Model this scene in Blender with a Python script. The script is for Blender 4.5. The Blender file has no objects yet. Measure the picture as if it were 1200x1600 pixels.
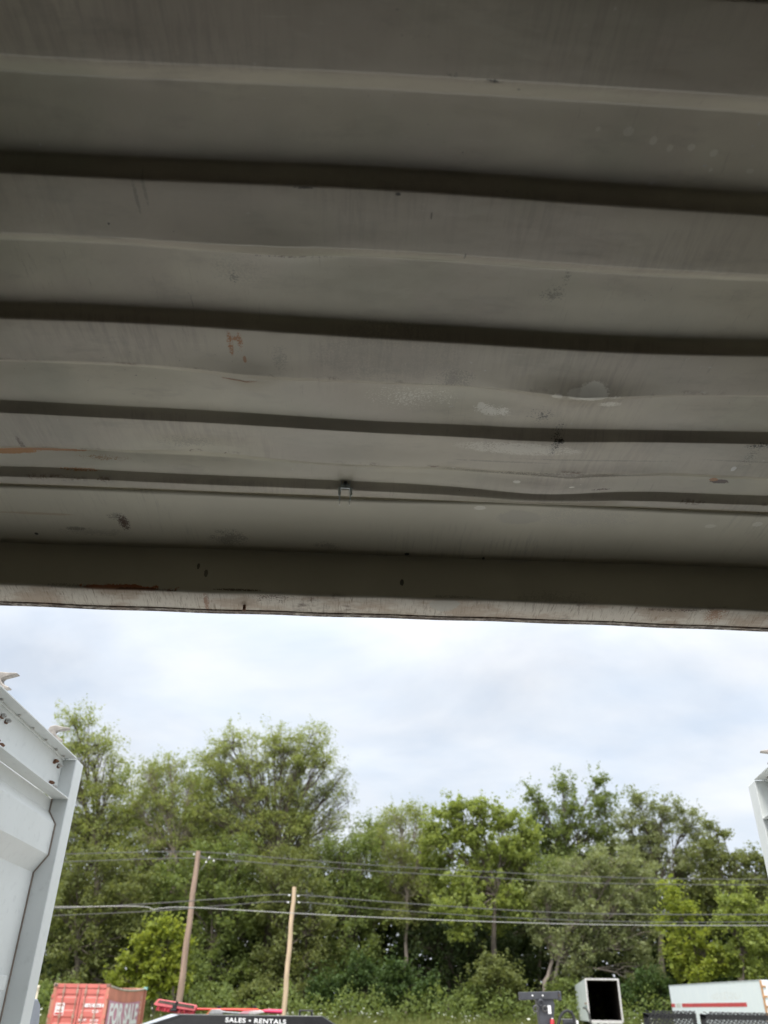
import bpy, bmesh, math, random
import numpy as np
from mathutils import Vector, Matrix
from math import sin, cos, radians, pi, tan, atan2, hypot

# ------------------------------------------------------------------ camera, sky, sun
scene = bpy.context.scene
C = scene.collection
F = 1258.0; YAW = radians(2.2); PIT = radians(31.8); ROL = radians(.96); ZC = 2.0
fwd = np.array([sin(YAW)*cos(PIT), cos(YAW)*cos(PIT), sin(PIT)])
r0 = np.array([cos(YAW), -sin(YAW), 0.0]); u0 = np.cross(r0, fwd)
CR = r0*cos(ROL)+u0*sin(ROL); CU = u0*cos(ROL)-r0*sin(ROL)
cd = bpy.data.cameras.new('camera'); cam = bpy.data.objects.new('camera', cd); C.objects.link(cam)
cd.sensor_fit = 'HORIZONTAL'; cd.sensor_width = 36; cd.lens = 36*F/1200
cd.clip_start = .02; cd.clip_end = 3000
cd.dof.use_dof = True; cd.dof.focus_distance = 2.0; cd.dof.aperture_fstop = 6.6
M4 = Matrix.Identity(4)
for i in range(3):
    M4[i][0] = CR[i]; M4[i][1] = CU[i]; M4[i][2] = -fwd[i]
M4[2][3] = ZC
cam.matrix_world = M4
scene.camera = cam

def ray(x, y): return fwd*F + CR*(x-600) + CU*(800-y)
def at(x, y, Y):                       # point at depth Y
    d = ray(x, y); return d*Y/d[1] + np.array([0, 0, ZC])
def atz(x, y, z):                      # point on the level z above the camera
    d = ray(x, y); return d*z/d[2] + np.array([0, 0, ZC])
def atx(x, y, X):
    d = ray(x, y); return d*X/d[0] + np.array([0, 0, ZC])

SUN_EL = radians(61); SUN_AZ = radians(205)    # azimuth clockwise from +Y: behind the container
w = bpy.data.worlds.new('World'); scene.world = w; w.use_nodes = True
nt = w.node_tree; nt.nodes.clear()
def wn(t, **k):
    n = nt.nodes.new(t)
    for a, b in k.items(): setattr(n, a, b)
    return n
out = wn('ShaderNodeOutputWorld'); bg = wn('ShaderNodeBackground'); bg.inputs[1].default_value = .072
sky = wn('ShaderNodeTexSky', sky_type='NISHITA'); sky.sun_disc = False
sky.sun_elevation = SUN_EL; sky.sun_rotation = SUN_AZ
sky.dust_density = 1.2
tc = wn('ShaderNodeTexCoord'); sx = wn('ShaderNodeSeparateXYZ'); nt.links.new(tc.outputs['Generated'], sx.inputs[0])
mz = wn('ShaderNodeMath', operation='ADD'); nt.links.new(sx.outputs[2], mz.inputs[0]); mz.inputs[1].default_value = .25
mzz = wn('ShaderNodeMath', operation='MAXIMUM'); nt.links.new(mz.outputs[0], mzz.inputs[0]); mzz.inputs[1].default_value = .05
dx = wn('ShaderNodeMath', operation='DIVIDE'); dy = wn('ShaderNodeMath', operation='DIVIDE')
nt.links.new(sx.outputs[0], dx.inputs[0]); nt.links.new(mzz.outputs[0], dx.inputs[1])
nt.links.new(sx.outputs[1], dy.inputs[0]); nt.links.new(mzz.outputs[0], dy.inputs[1])
cb = wn('ShaderNodeCombineXYZ'); nt.links.new(dx.outputs[0], cb.inputs[0]); nt.links.new(dy.outputs[0], cb.inputs[1])
mp = wn('ShaderNodeMapping'); nt.links.new(cb.outputs[0], mp.inputs[0]); mp.inputs['Rotation'].default_value = (0, 0, .6); mp.inputs['Scale'].default_value = (1.0, 1.15, 1)
n1 = wn('ShaderNodeTexNoise'); nt.links.new(mp.outputs[0], n1.inputs[0]); n1.inputs['Scale'].default_value = 1.5; n1.inputs['Detail'].default_value = 7; n1.inputs['Roughness'].default_value = .55; n1.inputs['Distortion'].default_value = .3
rp = wn('ShaderNodeMapRange'); nt.links.new(n1.outputs[0], rp.inputs[0])
for i, v in zip((1, 2, 3, 4), (.40, .68, 1.0, .68)): rp.inputs[i].default_value = v
cl = wn('ShaderNodeMixRGB'); cl.inputs[1].default_value = (6.75, 7.5, 8.5, 1); cl.inputs[2].default_value = (8.3, 8.5, 8.75, 1)
n2 = wn('ShaderNodeTexNoise'); nt.links.new(mp.outputs[0], n2.inputs[0]); n2.inputs['Scale'].default_value = 2.3; n2.inputs['Detail'].default_value = 7; n2.inputs['Distortion'].default_value = .15
r2 = wn('ShaderNodeMapRange'); nt.links.new(n2.outputs[0], r2.inputs[0]); r2.inputs[1].default_value = .34; r2.inputs[2].default_value = .66
nt.links.new(r2.outputs[0], cl.inputs[0])
mx = wn('ShaderNodeMixRGB'); nt.links.new(rp.outputs[0], mx.inputs[0]); nt.links.new(sky.outputs[0], mx.inputs[1]); nt.links.new(cl.outputs[0], mx.inputs[2])
zr = wn('ShaderNodeMapRange'); nt.links.new(sx.outputs[2], zr.inputs[0])      # overcast sky: brighter overhead than low down
for i, v in zip((1, 2, 3, 4), (.34, .92, 1.0, 2.3)): zr.inputs[i].default_value = v
vmz = wn('ShaderNodeVectorMath', operation='SCALE'); nt.links.new(mx.outputs[0], vmz.inputs[0]); nt.links.new(zr.outputs[0], vmz.inputs['Scale'])
nt.links.new(vmz.outputs[0], bg.inputs[0]); nt.links.new(bg.outputs[0], out.inputs[0])

sl = bpy.data.lights.new('sun', 'SUN'); sl.energy = 2.6; sl.angle = radians(24); sl.color = (1, .96, .89)
so = bpy.data.objects.new('sun', sl); C.objects.link(so)
sd = Vector((sin(SUN_AZ)*cos(SUN_EL), cos(SUN_AZ)*cos(SUN_EL), sin(SUN_EL)))
so.rotation_euler = sd.to_track_quat('Z', 'Y').to_euler(); so.location = (0, -5, 30)
vs = scene.view_settings; vs.view_transform = 'Standard'; vs.look = 'None'; vs.gamma = 1; vs.exposure = .77
scene.cycles.max_bounces = 10; scene.cycles.diffuse_bounces = 6; scene.cycles.transparent_max_bounces = 8
try: scene.cycles.use_denoising = True
except Exception: pass

# ------------------------------------------------------------------ helpers
rng = np.random.default_rng(7)
random.seed(7)

def tag(o, label=None, cat=None, group=None, kind=None):
    if label: o['label'] = label
    if cat: o['category'] = cat
    if group: o['group'] = group
    if kind: o['kind'] = kind
    return o
def empty(name, loc=(0, 0, 0), rz=0):
    o = bpy.data.objects.new(name, None); C.objects.link(o); o.location = loc; o.rotation_euler = (0, 0, rz); o.empty_display_size = .2
    return o
def link(name, me, mat, parent=None):
    o = bpy.data.objects.new(name, me); C.objects.link(o)
    if mat: me.materials.append(mat)
    if parent: o.parent = parent
    return o

class MB:
    def __init__(s): s.v = []; s.f = []; s.smooth = []
    def add(s, vs, fs, smooth=False):
        b = len(s.v); s.v += [tuple(map(float, p)) for p in vs]
        for f in fs: s.f.append([b+i for i in f]); s.smooth.append(smooth)
        return s
    def box(s, c, d, M=None):
        x, y, z = [q/2 for q in d]
        P = [Vector((a*x, b*y, e*z)) for e in (-1, 1) for a, b in ((-1, -1), (1, -1), (1, 1), (-1, 1))]
        if M is not None: P = [M @ p for p in P]
        P = [p+Vector(c) for p in P]
        return s.add(P, [(3, 2, 1, 0), (4, 5, 6, 7), (0, 1, 5, 4), (1, 2, 6, 5), (2, 3, 7, 6), (3, 0, 4, 7)])
    def span(s, a, b):
        a = np.array(a, float); b = np.array(b, float); return s.box((a+b)/2, abs(b-a))
    def tube(s, pts, r, n=8, cap=True):
        pts = [Vector(p) for p in pts]; R = r if hasattr(r, '__len__') else [r]*len(pts)
        V = []; k = len(pts); ref = None
        for i, p in enumerate(pts):
            t = (pts[min(i+1, k-1)]-pts[max(i-1, 0)]).normalized()
            if ref is None: ref = Vector((0, 0, 1)) if abs(t.z) < .9 else Vector((1, 0, 0))
            a = t.cross(ref).normalized(); b = a.cross(t).normalized(); ref = b
            for j in range(n):
                q = 2*pi*j/n; V.append(p+(a*cos(q)+b*sin(q))*R[i])
        fs = [(i*n+j, i*n+(j+1) % n, (i+1)*n+(j+1) % n, (i+1)*n+j) for i in range(k-1) for j in range(n)]
        s.add(V, fs, True)
        if cap:
            s.add(V[:n], [tuple(range(n))[::-1]]); s.add(V[-n:], [tuple(range(n))])
        return s
    def prism(s, poly, a, b, ax=1):    # polygon in the plane normal to axis ax, from a to b
        def P(q, t):
            q = list(q); q.insert(ax, t); return q
        n = len(poly); V = [P(q, a) for q in poly]+[P(q, b) for q in poly]
        return s.add(V, [tuple(range(n)), tuple(range(n, 2*n))[::-1]]+[(i, (i+1) % n, n+(i+1) % n, n+i) for i in range(n)])
    def build(s, name, mat, parent=None, bevel=0, recalc=True, sx=1):
        me = bpy.data.meshes.new(name)
        V = [(x*sx, y, z) for x, y, z in s.v] if sx != 1 else s.v
        me.from_pydata(V, [], s.f)
        me.polygons.foreach_set('use_smooth', s.smooth)
        if recalc:
            bm = bmesh.new(); bm.from_mesh(me); bmesh.ops.recalc_face_normals(bm, faces=bm.faces); bm.to_mesh(me); bm.free()
        o = link(name, me, mat, parent)
        if bevel:
            m = o.modifiers.new('bevel', 'BEVEL'); m.width = bevel; m.segments = 2; m.limit_method = 'ANGLE'
        return o

# ---- node building
class NB:
    def __init__(s, name):
        s.m = bpy.data.materials.new(name); s.m.use_nodes = True; s.t = s.m.node_tree; s.t.nodes.clear()
        s.out = s.n('ShaderNodeOutputMaterial')
    def n(s, t, **k):
        n = s.t.nodes.new(t)
        for a, b in k.items(): setattr(n, a, b)
        return n
    def set(s, sock, v):
        if hasattr(v, 'is_output') or isinstance(v, bpy.types.NodeSocket): s.t.links.new(v, sock)
        elif isinstance(v, (tuple, list)) and len(v) == 3 and sock.type == 'RGBA': sock.default_value = (*v, 1)
        else: sock.default_value = v
    def math(s, op, a, b=0., c=None):
        n = s.n('ShaderNodeMath', operation=op); s.set(n.inputs[0], a); s.set(n.inputs[1], b)
        if c is not None: s.set(n.inputs[2], c)
        return n.outputs[0]
    def vm(s, op, a, b=(0, 0, 0)):
        n = s.n('ShaderNodeVectorMath', operation=op); s.set(n.inputs[0], a); s.set(n.inputs[1], b)
        return n.outputs['Value'] if op == 'LENGTH' else n.outputs[0]
    def pos(s): 
        if not hasattr(s, '_p'): s._p = s.n('ShaderNodeNewGeometry').outputs['Position']
        return s._p
    def obj(s):
        if not hasattr(s, '_o'): s._o = s.n('ShaderNodeTexCoord').outputs['Object']
        return s._o
    def noise(s, vec, scale, detail=3, rough=.5, dist=0):
        n = s.n('ShaderNodeTexNoise'); s.set(n.inputs['Vector'], vec); n.inputs['Scale'].default_value = scale
        n.inputs['Detail'].default_value = detail; n.inputs['Roughness'].default_value = rough; n.inputs['Distortion'].default_value = dist
        return n.outputs[0]
    def ramp(s, x, a, b, c=0., d=1.):
        n = s.n('ShaderNodeMapRange'); n.interpolation_type = 'SMOOTHSTEP'; s.set(n.inputs[0], x)
        for i, v in zip((1, 2, 3, 4), (a, b, c, d)): n.inputs[i].default_value = v
        return n.outputs[0]
    def mix(s, f, a, b, mode='MIX'):
        n = s.n('ShaderNodeMixRGB', blend_type=mode); s.set(n.inputs[0], f); s.set(n.inputs[1], a); s.set(n.inputs[2], b); return n.outputs[0]
    def bump(s, h, st=.2, d=.01):
        n = s.n('ShaderNodeBump'); n.inputs['Strength'].default_value = st; n.inputs['Distance'].default_value = d; s.set(n.inputs['Height'], h); return n.outputs[0]
    def done(s, col, rough=.6, metal=0., normal=None, spec=.5):
        p = s.n('ShaderNodeBsdfPrincipled'); s.set(p.inputs['Base Color'], col); s.set(p.inputs['Roughness'], rough); s.set(p.inputs['Metallic'], metal)
        p.inputs['Specular IOR Level'].default_value = spec
        if normal is not None: s.set(p.inputs['Normal'], normal)
        s.t.links.new(p.outputs[0], s.out.inputs[0]); return s.m

def simple(name, col, rough=.6, metal=0., var=.15, scale=8, rust=0., spec=.5, stretch=(1, 1, 1), rustcol=(.16, .06, .025)):
    b = NB(name); v = b.vm('MULTIPLY', b.obj(), stretch)
    n = b.noise(v, scale, 5, .6)
    lo = tuple(c*(1-var) for c in col); hi = tuple(min(1, c*(1+var)) for c in col)
    c = b.mix(b.ramp(n, .3, .7), lo, hi)
    fine = b.noise(b.obj(), scale*9, 3, .6)
    c = b.mix(b.ramp(fine, .55, .75, 0, .25), c, tuple(q*.6 for q in col))
    if rust:
        r = b.noise(b.obj(), scale*1.7, 8, .7)
        c = b.mix(b.ramp(r, .72-rust*.3, .80-rust*.3), c, rustcol)
    return b.done(c, rough, metal, b.bump(fine, .08, .004), spec)

# marks on painted steel: (px, py, half width px, half height px, level, colour, wobble, speckle)
def apply_marks(b, col, marks, where, lim=None):
    P = b.pos(); rn = b.noise(P, 38, 5, .65); rn2 = b.noise(P, 300, 4, .7)
    for (px, py, hx, hy, colr, wob, spk, op) in marks:
        c = where(px, py); e = where(px+hx, py); g = where(px, py-hy)
        rx = abs(e[0]-c[0]); dv = np.array(g)-np.array(c)
        ry = max(abs(dv[1]), 1e-4); rz = max(abs(dv[2]), 1e-4)
        inv = (1/rx, 1/ry if ry > rz*.35 else .0, 1/rz if rz > ry*.8 else 0.)
        d = b.vm('LENGTH', b.vm('MULTIPLY', b.vm('SUBTRACT', P, tuple(map(float, c))), inv))
        if spk:
            v = b.math('MULTIPLY_ADD', b.math('SUBTRACT', 1., d), .45, b.math('MULTIPLY_ADD', b.math('SUBTRACT', rn2, .5), 3.6, (.44-spk)*1.6))
            v = b.math('MULTIPLY_ADD', b.math('SUBTRACT', rn, .5), wob*.8, v)
            m = b.math('MULTIPLY', b.ramp(v, .0, .22), b.ramp(d, 1.6, 1.1))
        else:
            m = b.ramp(b.math('MULTIPLY_ADD', b.math('SUBTRACT', rn, .5), wob, b.math('MULTIPLY_ADD', b.math('SUBTRACT', rn2, .5), .8, d)), 1.1, .85)
        if lim is not None: m = b.math('MULTIPLY', m, lim)
        op = min(1, op*.95)
        if colr is DIRT and spk: op *= .6
        if colr is PALE: op = min(1, op*(1.25 if wob >= .9 else .85)); wob += .5
        if op < 1: m = b.math('MULTIPLY', m, op)
        col = b.mix(m, col, colr)
    return col
RUST = (.36, .13, .004); DRUST = (.07, .028, .012); DIRT = (.05, .042, .03); PALE = (.88, .86, .77); BLK = (.02, .018, .014)

# ------------------------------------------------------------------ materials of the container
PAINT = (.59, .56, .45)
def ceiling_mat():
    b = NB('roof_paint'); P = b.pos()
    big = b.noise(P, 2.3, 4, .55)
    col = b.mix(b.ramp(big, .38, .62), (.445, .43, .335), (.63, .592, .47))
    hue = b.noise(b.vm('ADD', P, (5, 2, 1)), 4.2, 3, .6); col = b.mix(b.ramp(hue, .42, .62, 0, .55), col, (.53, .475, .395))
    # rubbed, dirtier lower flats (the flats that cargo touches)
    sz = b.n('ShaderNodeSeparateXYZ'); b.set(sz.inputs[0], P)
    low = b.ramp(sz.outputs[2], ZC+.962, ZC+.952)

    streak = b.noise(b.vm('MULTIPLY', P, (26, 2.2, 2.2)), 5, 5, .65)
    patch = b.noise(P, 3.4, 3, .5)
    m = b.math('MULTIPLY', b.math('MULTIPLY', b.ramp(streak, .42, .66), b.ramp(patch, .42, .62)), low)
    col = b.mix(b.math('MULTIPLY', m, .45), col, (.30, .26, .22))
    col = b.mix(b.math('MULTIPLY', low, .30), col, (.40, .345, .30))
    sc1 = b.noise(b.vm('MULTIPLY', b.vm('ADD', P, (1.1, .4, 0)), (70, 4, 4)), 4, 5, .7, .6)
    sc2 = b.noise(b.vm('MULTIPLY', P, (5, 110, 40)), 3, 4, .7, 1.5)
    pm = b.noise(b.vm('ADD', P, (7, 3, 0)), 4.5, 3, .6)
    col = b.mix(b.math('MULTIPLY', b.math('MULTIPLY', b.ramp(sc1, .60, .70), b.ramp(pm, .45, .6)), .45), col, (.22, .19, .15))
    col = b.mix(b.math('MULTIPLY', b.math('MULTIPLY', b.ramp(sc2, .64, .70), b.ramp(pm, .55, .42)), .40), col, (.72, .70, .62))
    grime = b.noise(b.vm('MULTIPLY', P, (2.2, 6, 1)), 3.3, 6, .68)
    col = b.mix(b.ramp(grime, .50, .72, 0, .38), col, (.30, .275, .225))
    rr = b.noise(P, 26, 5, .75); along = b.noise(b.vm('MULTIPLY', P, (3.2, .5, .5)), 2.4, 3, .6)
    for yy in (1.079, 1.344, 1.448):
        dd = b.math('ABSOLUTE', b.math('SUBTRACT', sz.outputs[1], yy))
        ek = b.math('MULTIPLY', b.ramp(dd, .011, .001), b.math('MULTIPLY', b.ramp(rr, .54, .62), b.ramp(along, .50, .60)))
        col = b.mix(b.math('MULTIPLY', ek, .75), col, (.13, .07, .035))
    # fine dirt specks and pale scuffs
    sp = b.noise(P, 150, 3, .7); cl = b.noise(P, 5.0, 2)
    col = b.mix(b.math('MULTIPLY', b.ramp(sp, .69, .73), b.ramp(cl, .52, .66)), col, (.12, .10, .08))
    sp2 = b.noise(b.vm('ADD', P, (3.3, 1.7, 0)), 95, 2, .5)
    col = b.mix(b.math('MULTIPLY', b.ramp(sp2, .71, .74), b.ramp(cl, .46, .34)), col, (.62, .61, .57))
    lev = lambda x, y: atz(x, y, .958)
    mk = [(361, 527, 3.5, 14, RUST, 1.6, .38, 1), (376, 524, 3.5, 11, RUST, 1.6, .36, 1), (369, 519, 8, 3, RUST, 1.6, .42, 1), (384, 551, 3, 5, RUST, 1.2, 0, .8),
          (60, 711, 75, 2.0, RUST, 1.0, 0, .9), (12, 712, 44, 4, (.42, .17, .01), 1, 0, 1), (160, 722, 32, 3, (.3, .17, .06), 2.2, .5, .8), (125, 738, 26, 1.4, RUST, 1.6, .4, .8),
          (1125, 757, 15, 3.4, DRUST, 1.2, 0, 1), (1116, 754, 7, 2.4, (.4, .17, .04), 1, 0, 1),
          (374, 587, 30, 1.5, (.30, .13, .05), 1, 0, .9), (772, 122, 12, 3.5, BLK, 2.6, .5, 1), (706, 112, 10, 4, DIRT, 2, .5, .8), (811, 143, 3, 1.5, BLK, .8, 0, 1),
          (1024, 231, 6, 7, PALE, .5, 0, .42), (1050, 243, 5, 6, PALE, .5, 0, .4), (1084, 242, 6.5, 6, PALE, .5, 0, .5), (1119, 251, 6, 6, PALE, .4, 0, .5), (985, 217, 8, 8, PALE, .6, 0, .3), (1176, 279, 6, 4, PALE, .6, 0, .4), (1114, 277, 3, 3, PALE, .4, 0, .5), (937, 213, 4, 4, PALE, .4, 0, .3),
          (900, 597, 17, 8, PALE, .8, 0, .7), (925, 595, 24, 13, PALE, 1.0, 0, .7), (868, 601, 9, 5, PALE, 1.1, 0, .6), (957, 604, 9, 3, PALE, 1.3, .4, .6),
          (770, 640, 24, 7, PALE, 2.6, .42, .9), (752, 635, 6, 5, PALE, 1.5, 0, .7), (645, 620, 62, 18, PALE, .8, .62, .9), (812, 690, 75, 8, PALE, 1.7, .3, .45), (952, 627, 14, 4, PALE, 1.4, .3, .7),
          (364, 438, 6, 9, DIRT, 1.4, .52, 1), (370, 426, 42, 22, (.26, .25, .2), .9, .5, .3), (863, 466, 15, 12, DIRT, 2.0, .5, .9), (888, 436, 6, 14, DIRT, 1.3, .55, .8), (712, 580, 24, 12, DIRT, 2.2, .42, .75), (660, 592, 70, 5, DIRT, 1.6, .5, .55), (438, 548, 10, 18, DIRT, 1.8, .45, .5), (610, 545, 90, 30, (.3, .27, .23), 1.6, .35, .4),
          (868, 680, 9, 24, BLK, 1.2, .62, 1), (846, 648, 22, 14, BLK, 1.2, .66, 1), (874, 678, 5, 2, BLK, 1.5, .3, 1), (1185, 692, 18, 4, BLK, 2, .5, .9), (1172, 708, 12, 20, DIRT, 1, .6, .9),
          (905, 738, 110, 5, DIRT, 1.6, .36, .9), (760, 733, 60, 3, DIRT, 1.4, .4, .6), (1000, 742, 60, 3, DIRT, 1.6, .45, .7), (930, 712, 95, 1.0, DIRT, .9, .3, .6), (790, 713, 60, 1.0, DIRT, .9, .3, .5), (1160, 716, 50, 1, DIRT, .9, .3, .5), (1145, 728, 4, 4, (.7, .7, .68), .7, 0, .9), (683, 726, 4, 2.5, (.7, .7, .66), .6, 0, .9), (709, 727, 5, 2.5, (.7, .7, .66), .6, 0, .9), (807, 749, 6, 1.8, PALE, 1, 0, .9), (893, 757, 5, 1.2, PALE, 1, 0, .9), (940, 764, 12, 1.2, DRUST, 1.6, .35, .9), (990, 738, 26, 1.2, (.66, .65, .6), 2, .3, .9), (878, 741, 14, 1.2, (.66, .65, .6), 2, .3, .9),
          (34, 690, 3, 10, DRUST, 1.2, .3, .7), (290, 690, 40, 9, (.3, .28, .24), 2.2, .45, .6), (215, 300, 2.2, 20, DIRT, .9, .2, .6), (228, 290, 2.2, 18, DIRT, .9, .2, .5), (172, 342, 2, 2, BLK, .5, 0, 1), (475, 287, 12, 1.6, BLK, 1.5, .3, .8), (622, 297, 4, 2.5, BLK, 1.5, 0, .9), (674, 330, 1.4, 6, BLK, .8, 0, .7), (726, 395, 1.6, 8, BLK, .8, 0, .7), (455, 405, 50, 1.6, DRUST, 1.8, .5, .8)]
    col = apply_marks(b, col, mk, lev)
    bm = b.noise(P, 9, 4, .5)
    nrm = b.bump(b.math('ADD', bm, b.math('MULTIPLY', b.noise(P, 70, 3, .5), .08)), .25, .012)
    return b.done(col, b.ramp(big, .3, .7, .30, .44), 0, nrm, .6)
def plate_mat():
    b = NB('end_plate_paint'); P = b.pos()
    big = b.noise(P, 2.6, 4, .55)
    col = b.mix(b.ramp(big, .35, .68), tuple(c*.92 for c in PAINT), tuple(c*1.05 for c in PAINT))
    st = b.noise(b.vm('MULTIPLY', P, (22, 1.5, 1.5)), 6, 4, .6)
    col = b.mix(b.math('MULTIPLY', b.math('MULTIPLY', b.ramp(st, .5, .68), b.ramp(b.noise(P, 3.1, 3), .48, .62)), .4), col, (.33, .31, .26))
    lev = lambda x, y: atz(x, y, .947)
    mk = [(193, 816, 7, 9, DRUST, 1.6, .35, 1), (180, 808, 10, 4, DIRT, 1.5, .4, .8), (150, 829, 42, 4, DIRT, 2.2, .42, .45), (118, 824, 12, 2, DIRT, 1.6, .3, .8), (358, 838, 24, 9, DIRT, 2.4, .42, .8), (514, 850, 18, 5, DIRT, 2.4, .45, .6),
          (60, 804, 60, 1.6, (.4, .27, .13), 1.2, 0, .45), (58, 831, 3, 1.5, BLK, .6, 0, 1), (636, 861, 4, 1.6, BLK, .6, 0, 1), (755, 867, 2, 2, BLK, .6, 0, 1),
          (1110, 824, 9, 3, PALE, .6, 0, .6), (1184, 821, 8, 3.5, PALE, .6, 0, .7), (750, 798, 10, 3, PALE, .9, 0, .6), (810, 812, 34, 10, (.46, .44, .38), .6, 0, .6), (915, 812, 70, 12, (.45, .43, .37), 1.5, .4, .5)]
    col = apply_marks(b, col, mk, lev)
    return b.done(col, .38, 0, b.bump(b.noise(P, 40, 3), .06, .01), .6)
def header_mat():
    b = NB('header_paint'); P = b.pos()
    big = b.noise(P, 3, 4, .55)
    col = b.mix(b.ramp(big, .35, .68), tuple(c*.86 for c in PAINT), tuple(c*1.0 for c in PAINT))
    sz = b.n('ShaderNodeSeparateXYZ'); b.set(sz.inputs[0], P)
    under = b.ramp(sz.outputs[1], 1.7115, 1.718)
    scr = b.noise(b.vm('MULTIPLY', b.vm('ADD', P, b.vm('MULTIPLY', P, (0, 0, 0))), (60, 6, 6)), 3, 6, .7, 1.2)
    col = b.mix(b.math('MULTIPLY', under, .9), col, (.66, .61, .53))  # underside painted lighter, standing in for light from the ground outside
    col = b.mix(b.math('MULTIPLY', b.math('MULTIPLY', b.ramp(scr, .50, .68), under), .8), col, (.25, .19, .13))
    ry = b.ramp(sz.outputs[1], 1.762, 1.79)
    sm = b.noise(b.vm('MULTIPLY', P, (2.2, 5, 5)), 3, 5, .65)
    col = b.mix(b.math('MULTIPLY', b.math('MULTIPLY', b.ramp(sm, .46, .62), under), .55), col, (.34, .22, .13))
    ed = b.noise(b.vm('MULTIPLY', P, (14, 40, 40)), 3, 6, .75)
    col = b.mix(b.math('MULTIPLY', ry, b.ramp(ed, .40, .52)), col, (.06, .032, .018))
    rg = b.noise(P, 4.5, 5, .6)
    col = b.mix(b.math('MULTIPLY', b.ramp(rg, .58, .66), b.math('MULTIPLY', b.ramp(sz.outputs[2], ZC+.838, ZC+.822), b.ramp(ed, .4, .6))), col, DRUST)
    def lev(x, y):
        p = at(x, y, 1.711)
        return p if p[2] > ZC+.812 else atz(x, y, .811)
    face = lambda x, y: at(x, y, 1.7115)
    und = lambda x, y: atz(x, y, .8112)
    mk = [(310, 885, 2.5, 5, DIRT, 1, 0, .8), (322, 896, 3, 6, DIRT, 1, 0, .7), (628, 910, 3, 5, BLK, 1, 0, .9), (710, 932, 26, 2, DIRT, 2, .4, .7), (870, 936, 60, 10, DIRT, 2, .5, .4),
          (195, 918, 66, 5.5, (.34, .095, .025), 2.4, 0, 1), (225, 921, 44, 3, DRUST, 1.8, 0, .8), (110, 915, 34, 3, DIRT, 2.4, .4, .8), (1110, 956, 70, 2.6, RUST, 2.0, .25, 1), (690, 940, 60, 1.5, DRUST, 2, .4, .8), (370, 922, 30, 1.5, DRUST, 2, .3, .8)]
    col = apply_marks(b, col, mk, face, b.math('SUBTRACT', 1., under))
    mk2 = [(205, 924, 60, 3, (.34, .15, .06), 2.4, .4, .8), (322, 943, 3, 8, (.3, .14, .07), 1, .3, .8), (1120, 964, 14, 9, (.33, .15, .06), 2.4, .40, .8), (1060, 958, 60, 3, DRUST, 2, .45, .8), (695, 952, 22, 7, (.5, .49, .44), 1.5, 0, .8), (425, 938, 30, 6, DRUST, 1.2, .55, .9)]
    col = apply_marks(b, col, mk2, und, under)
    return b.done(col, .55, 0, b.bump(b.noise(P, 30, 4), .1, .01), .4)
MT = {}
MT['ceil'] = ceiling_mat(); MT['plate'] = plate_mat(); MT['header'] = header_mat()
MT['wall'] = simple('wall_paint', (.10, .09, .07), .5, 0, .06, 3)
MT['backw'] = simple('grimy_wall', (.12, .11, .09), .7, 0, .2, 2)
MT['floor'] = simple('floor_plywood', (.07, .052, .036), .6, 0, .25, 3, stretch=(1, .2, 1))
MT['door'] = simple('door_paint', (.66, .68, .66), .42, 0, .035, 3, spec=.5)
MT['bolt'] = simple('bolt_steel', (.50, .49, .46), .5, .2, .3, 90, .5)
MT['rust'] = simple('rusty_bolt', (.16, .075, .04), .85, 0, .4, 120)
MT['cam'] = simple('cam_steel', (.30, .275, .25), .55, .2, .25, 60, .35, rustcol=(.22, .13, .09))
MT['seal'] = simple('old_sealant', (.23, .18, .14), .7, 0, .2, 40)
MT['galv'] = simple('galvanised', (.52, .58, .62), .35, .85, .12, 120)
MT['black'] = simple('black_paint', (.012, .012, .013), .35, 0, .2, 6)
MT['dkgrey'] = simple('dark_grey_paint', (.05, .052, .06), .45, 0, .15, 8)
MT['rubber'] = simple('black_rubber', (.02, .02, .021), .7, 0, .2, 10)
MT['white'] = simple('white_trailer_paint', (.80, .84, .88), .4, 0, .05, 1.2)
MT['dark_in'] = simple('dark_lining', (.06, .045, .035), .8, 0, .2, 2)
MT['red'] = simple('red_container_paint', (.56, .155, .13), .55, 0, .10, 1.6)
MT['redwall'] = simple('faded_red_wall', (.50, .20, .14), .6, 0, .14, 1.3, rust=.25, rustcol=(.25, .1, .06))
MT['redrod'] = simple('weathered_rod', (.40, .27, .21), .6, .1, .25, 6, .5)
MT['textwhite'] = simple('white_lettering', (.78, .78, .78), .6, 0, .04, 10)
MT['wood'] = simple('pole_wood', (.30, .215, .165), .85, 0, .28, 3, stretch=(6, 6, .35))
MT['wood2'] = simple('new_pole_wood', (.50, .38, .26), .85, 0, .22, 3, stretch=(6, 6, .35))
MT['wire'] = simple('wire_grey', (.10, .10, .10), .5, .3, .1, 1)
MT['cable'] = simple('cable_silver', (.30, .30, .29), .4, .3, .1, 1)

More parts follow.
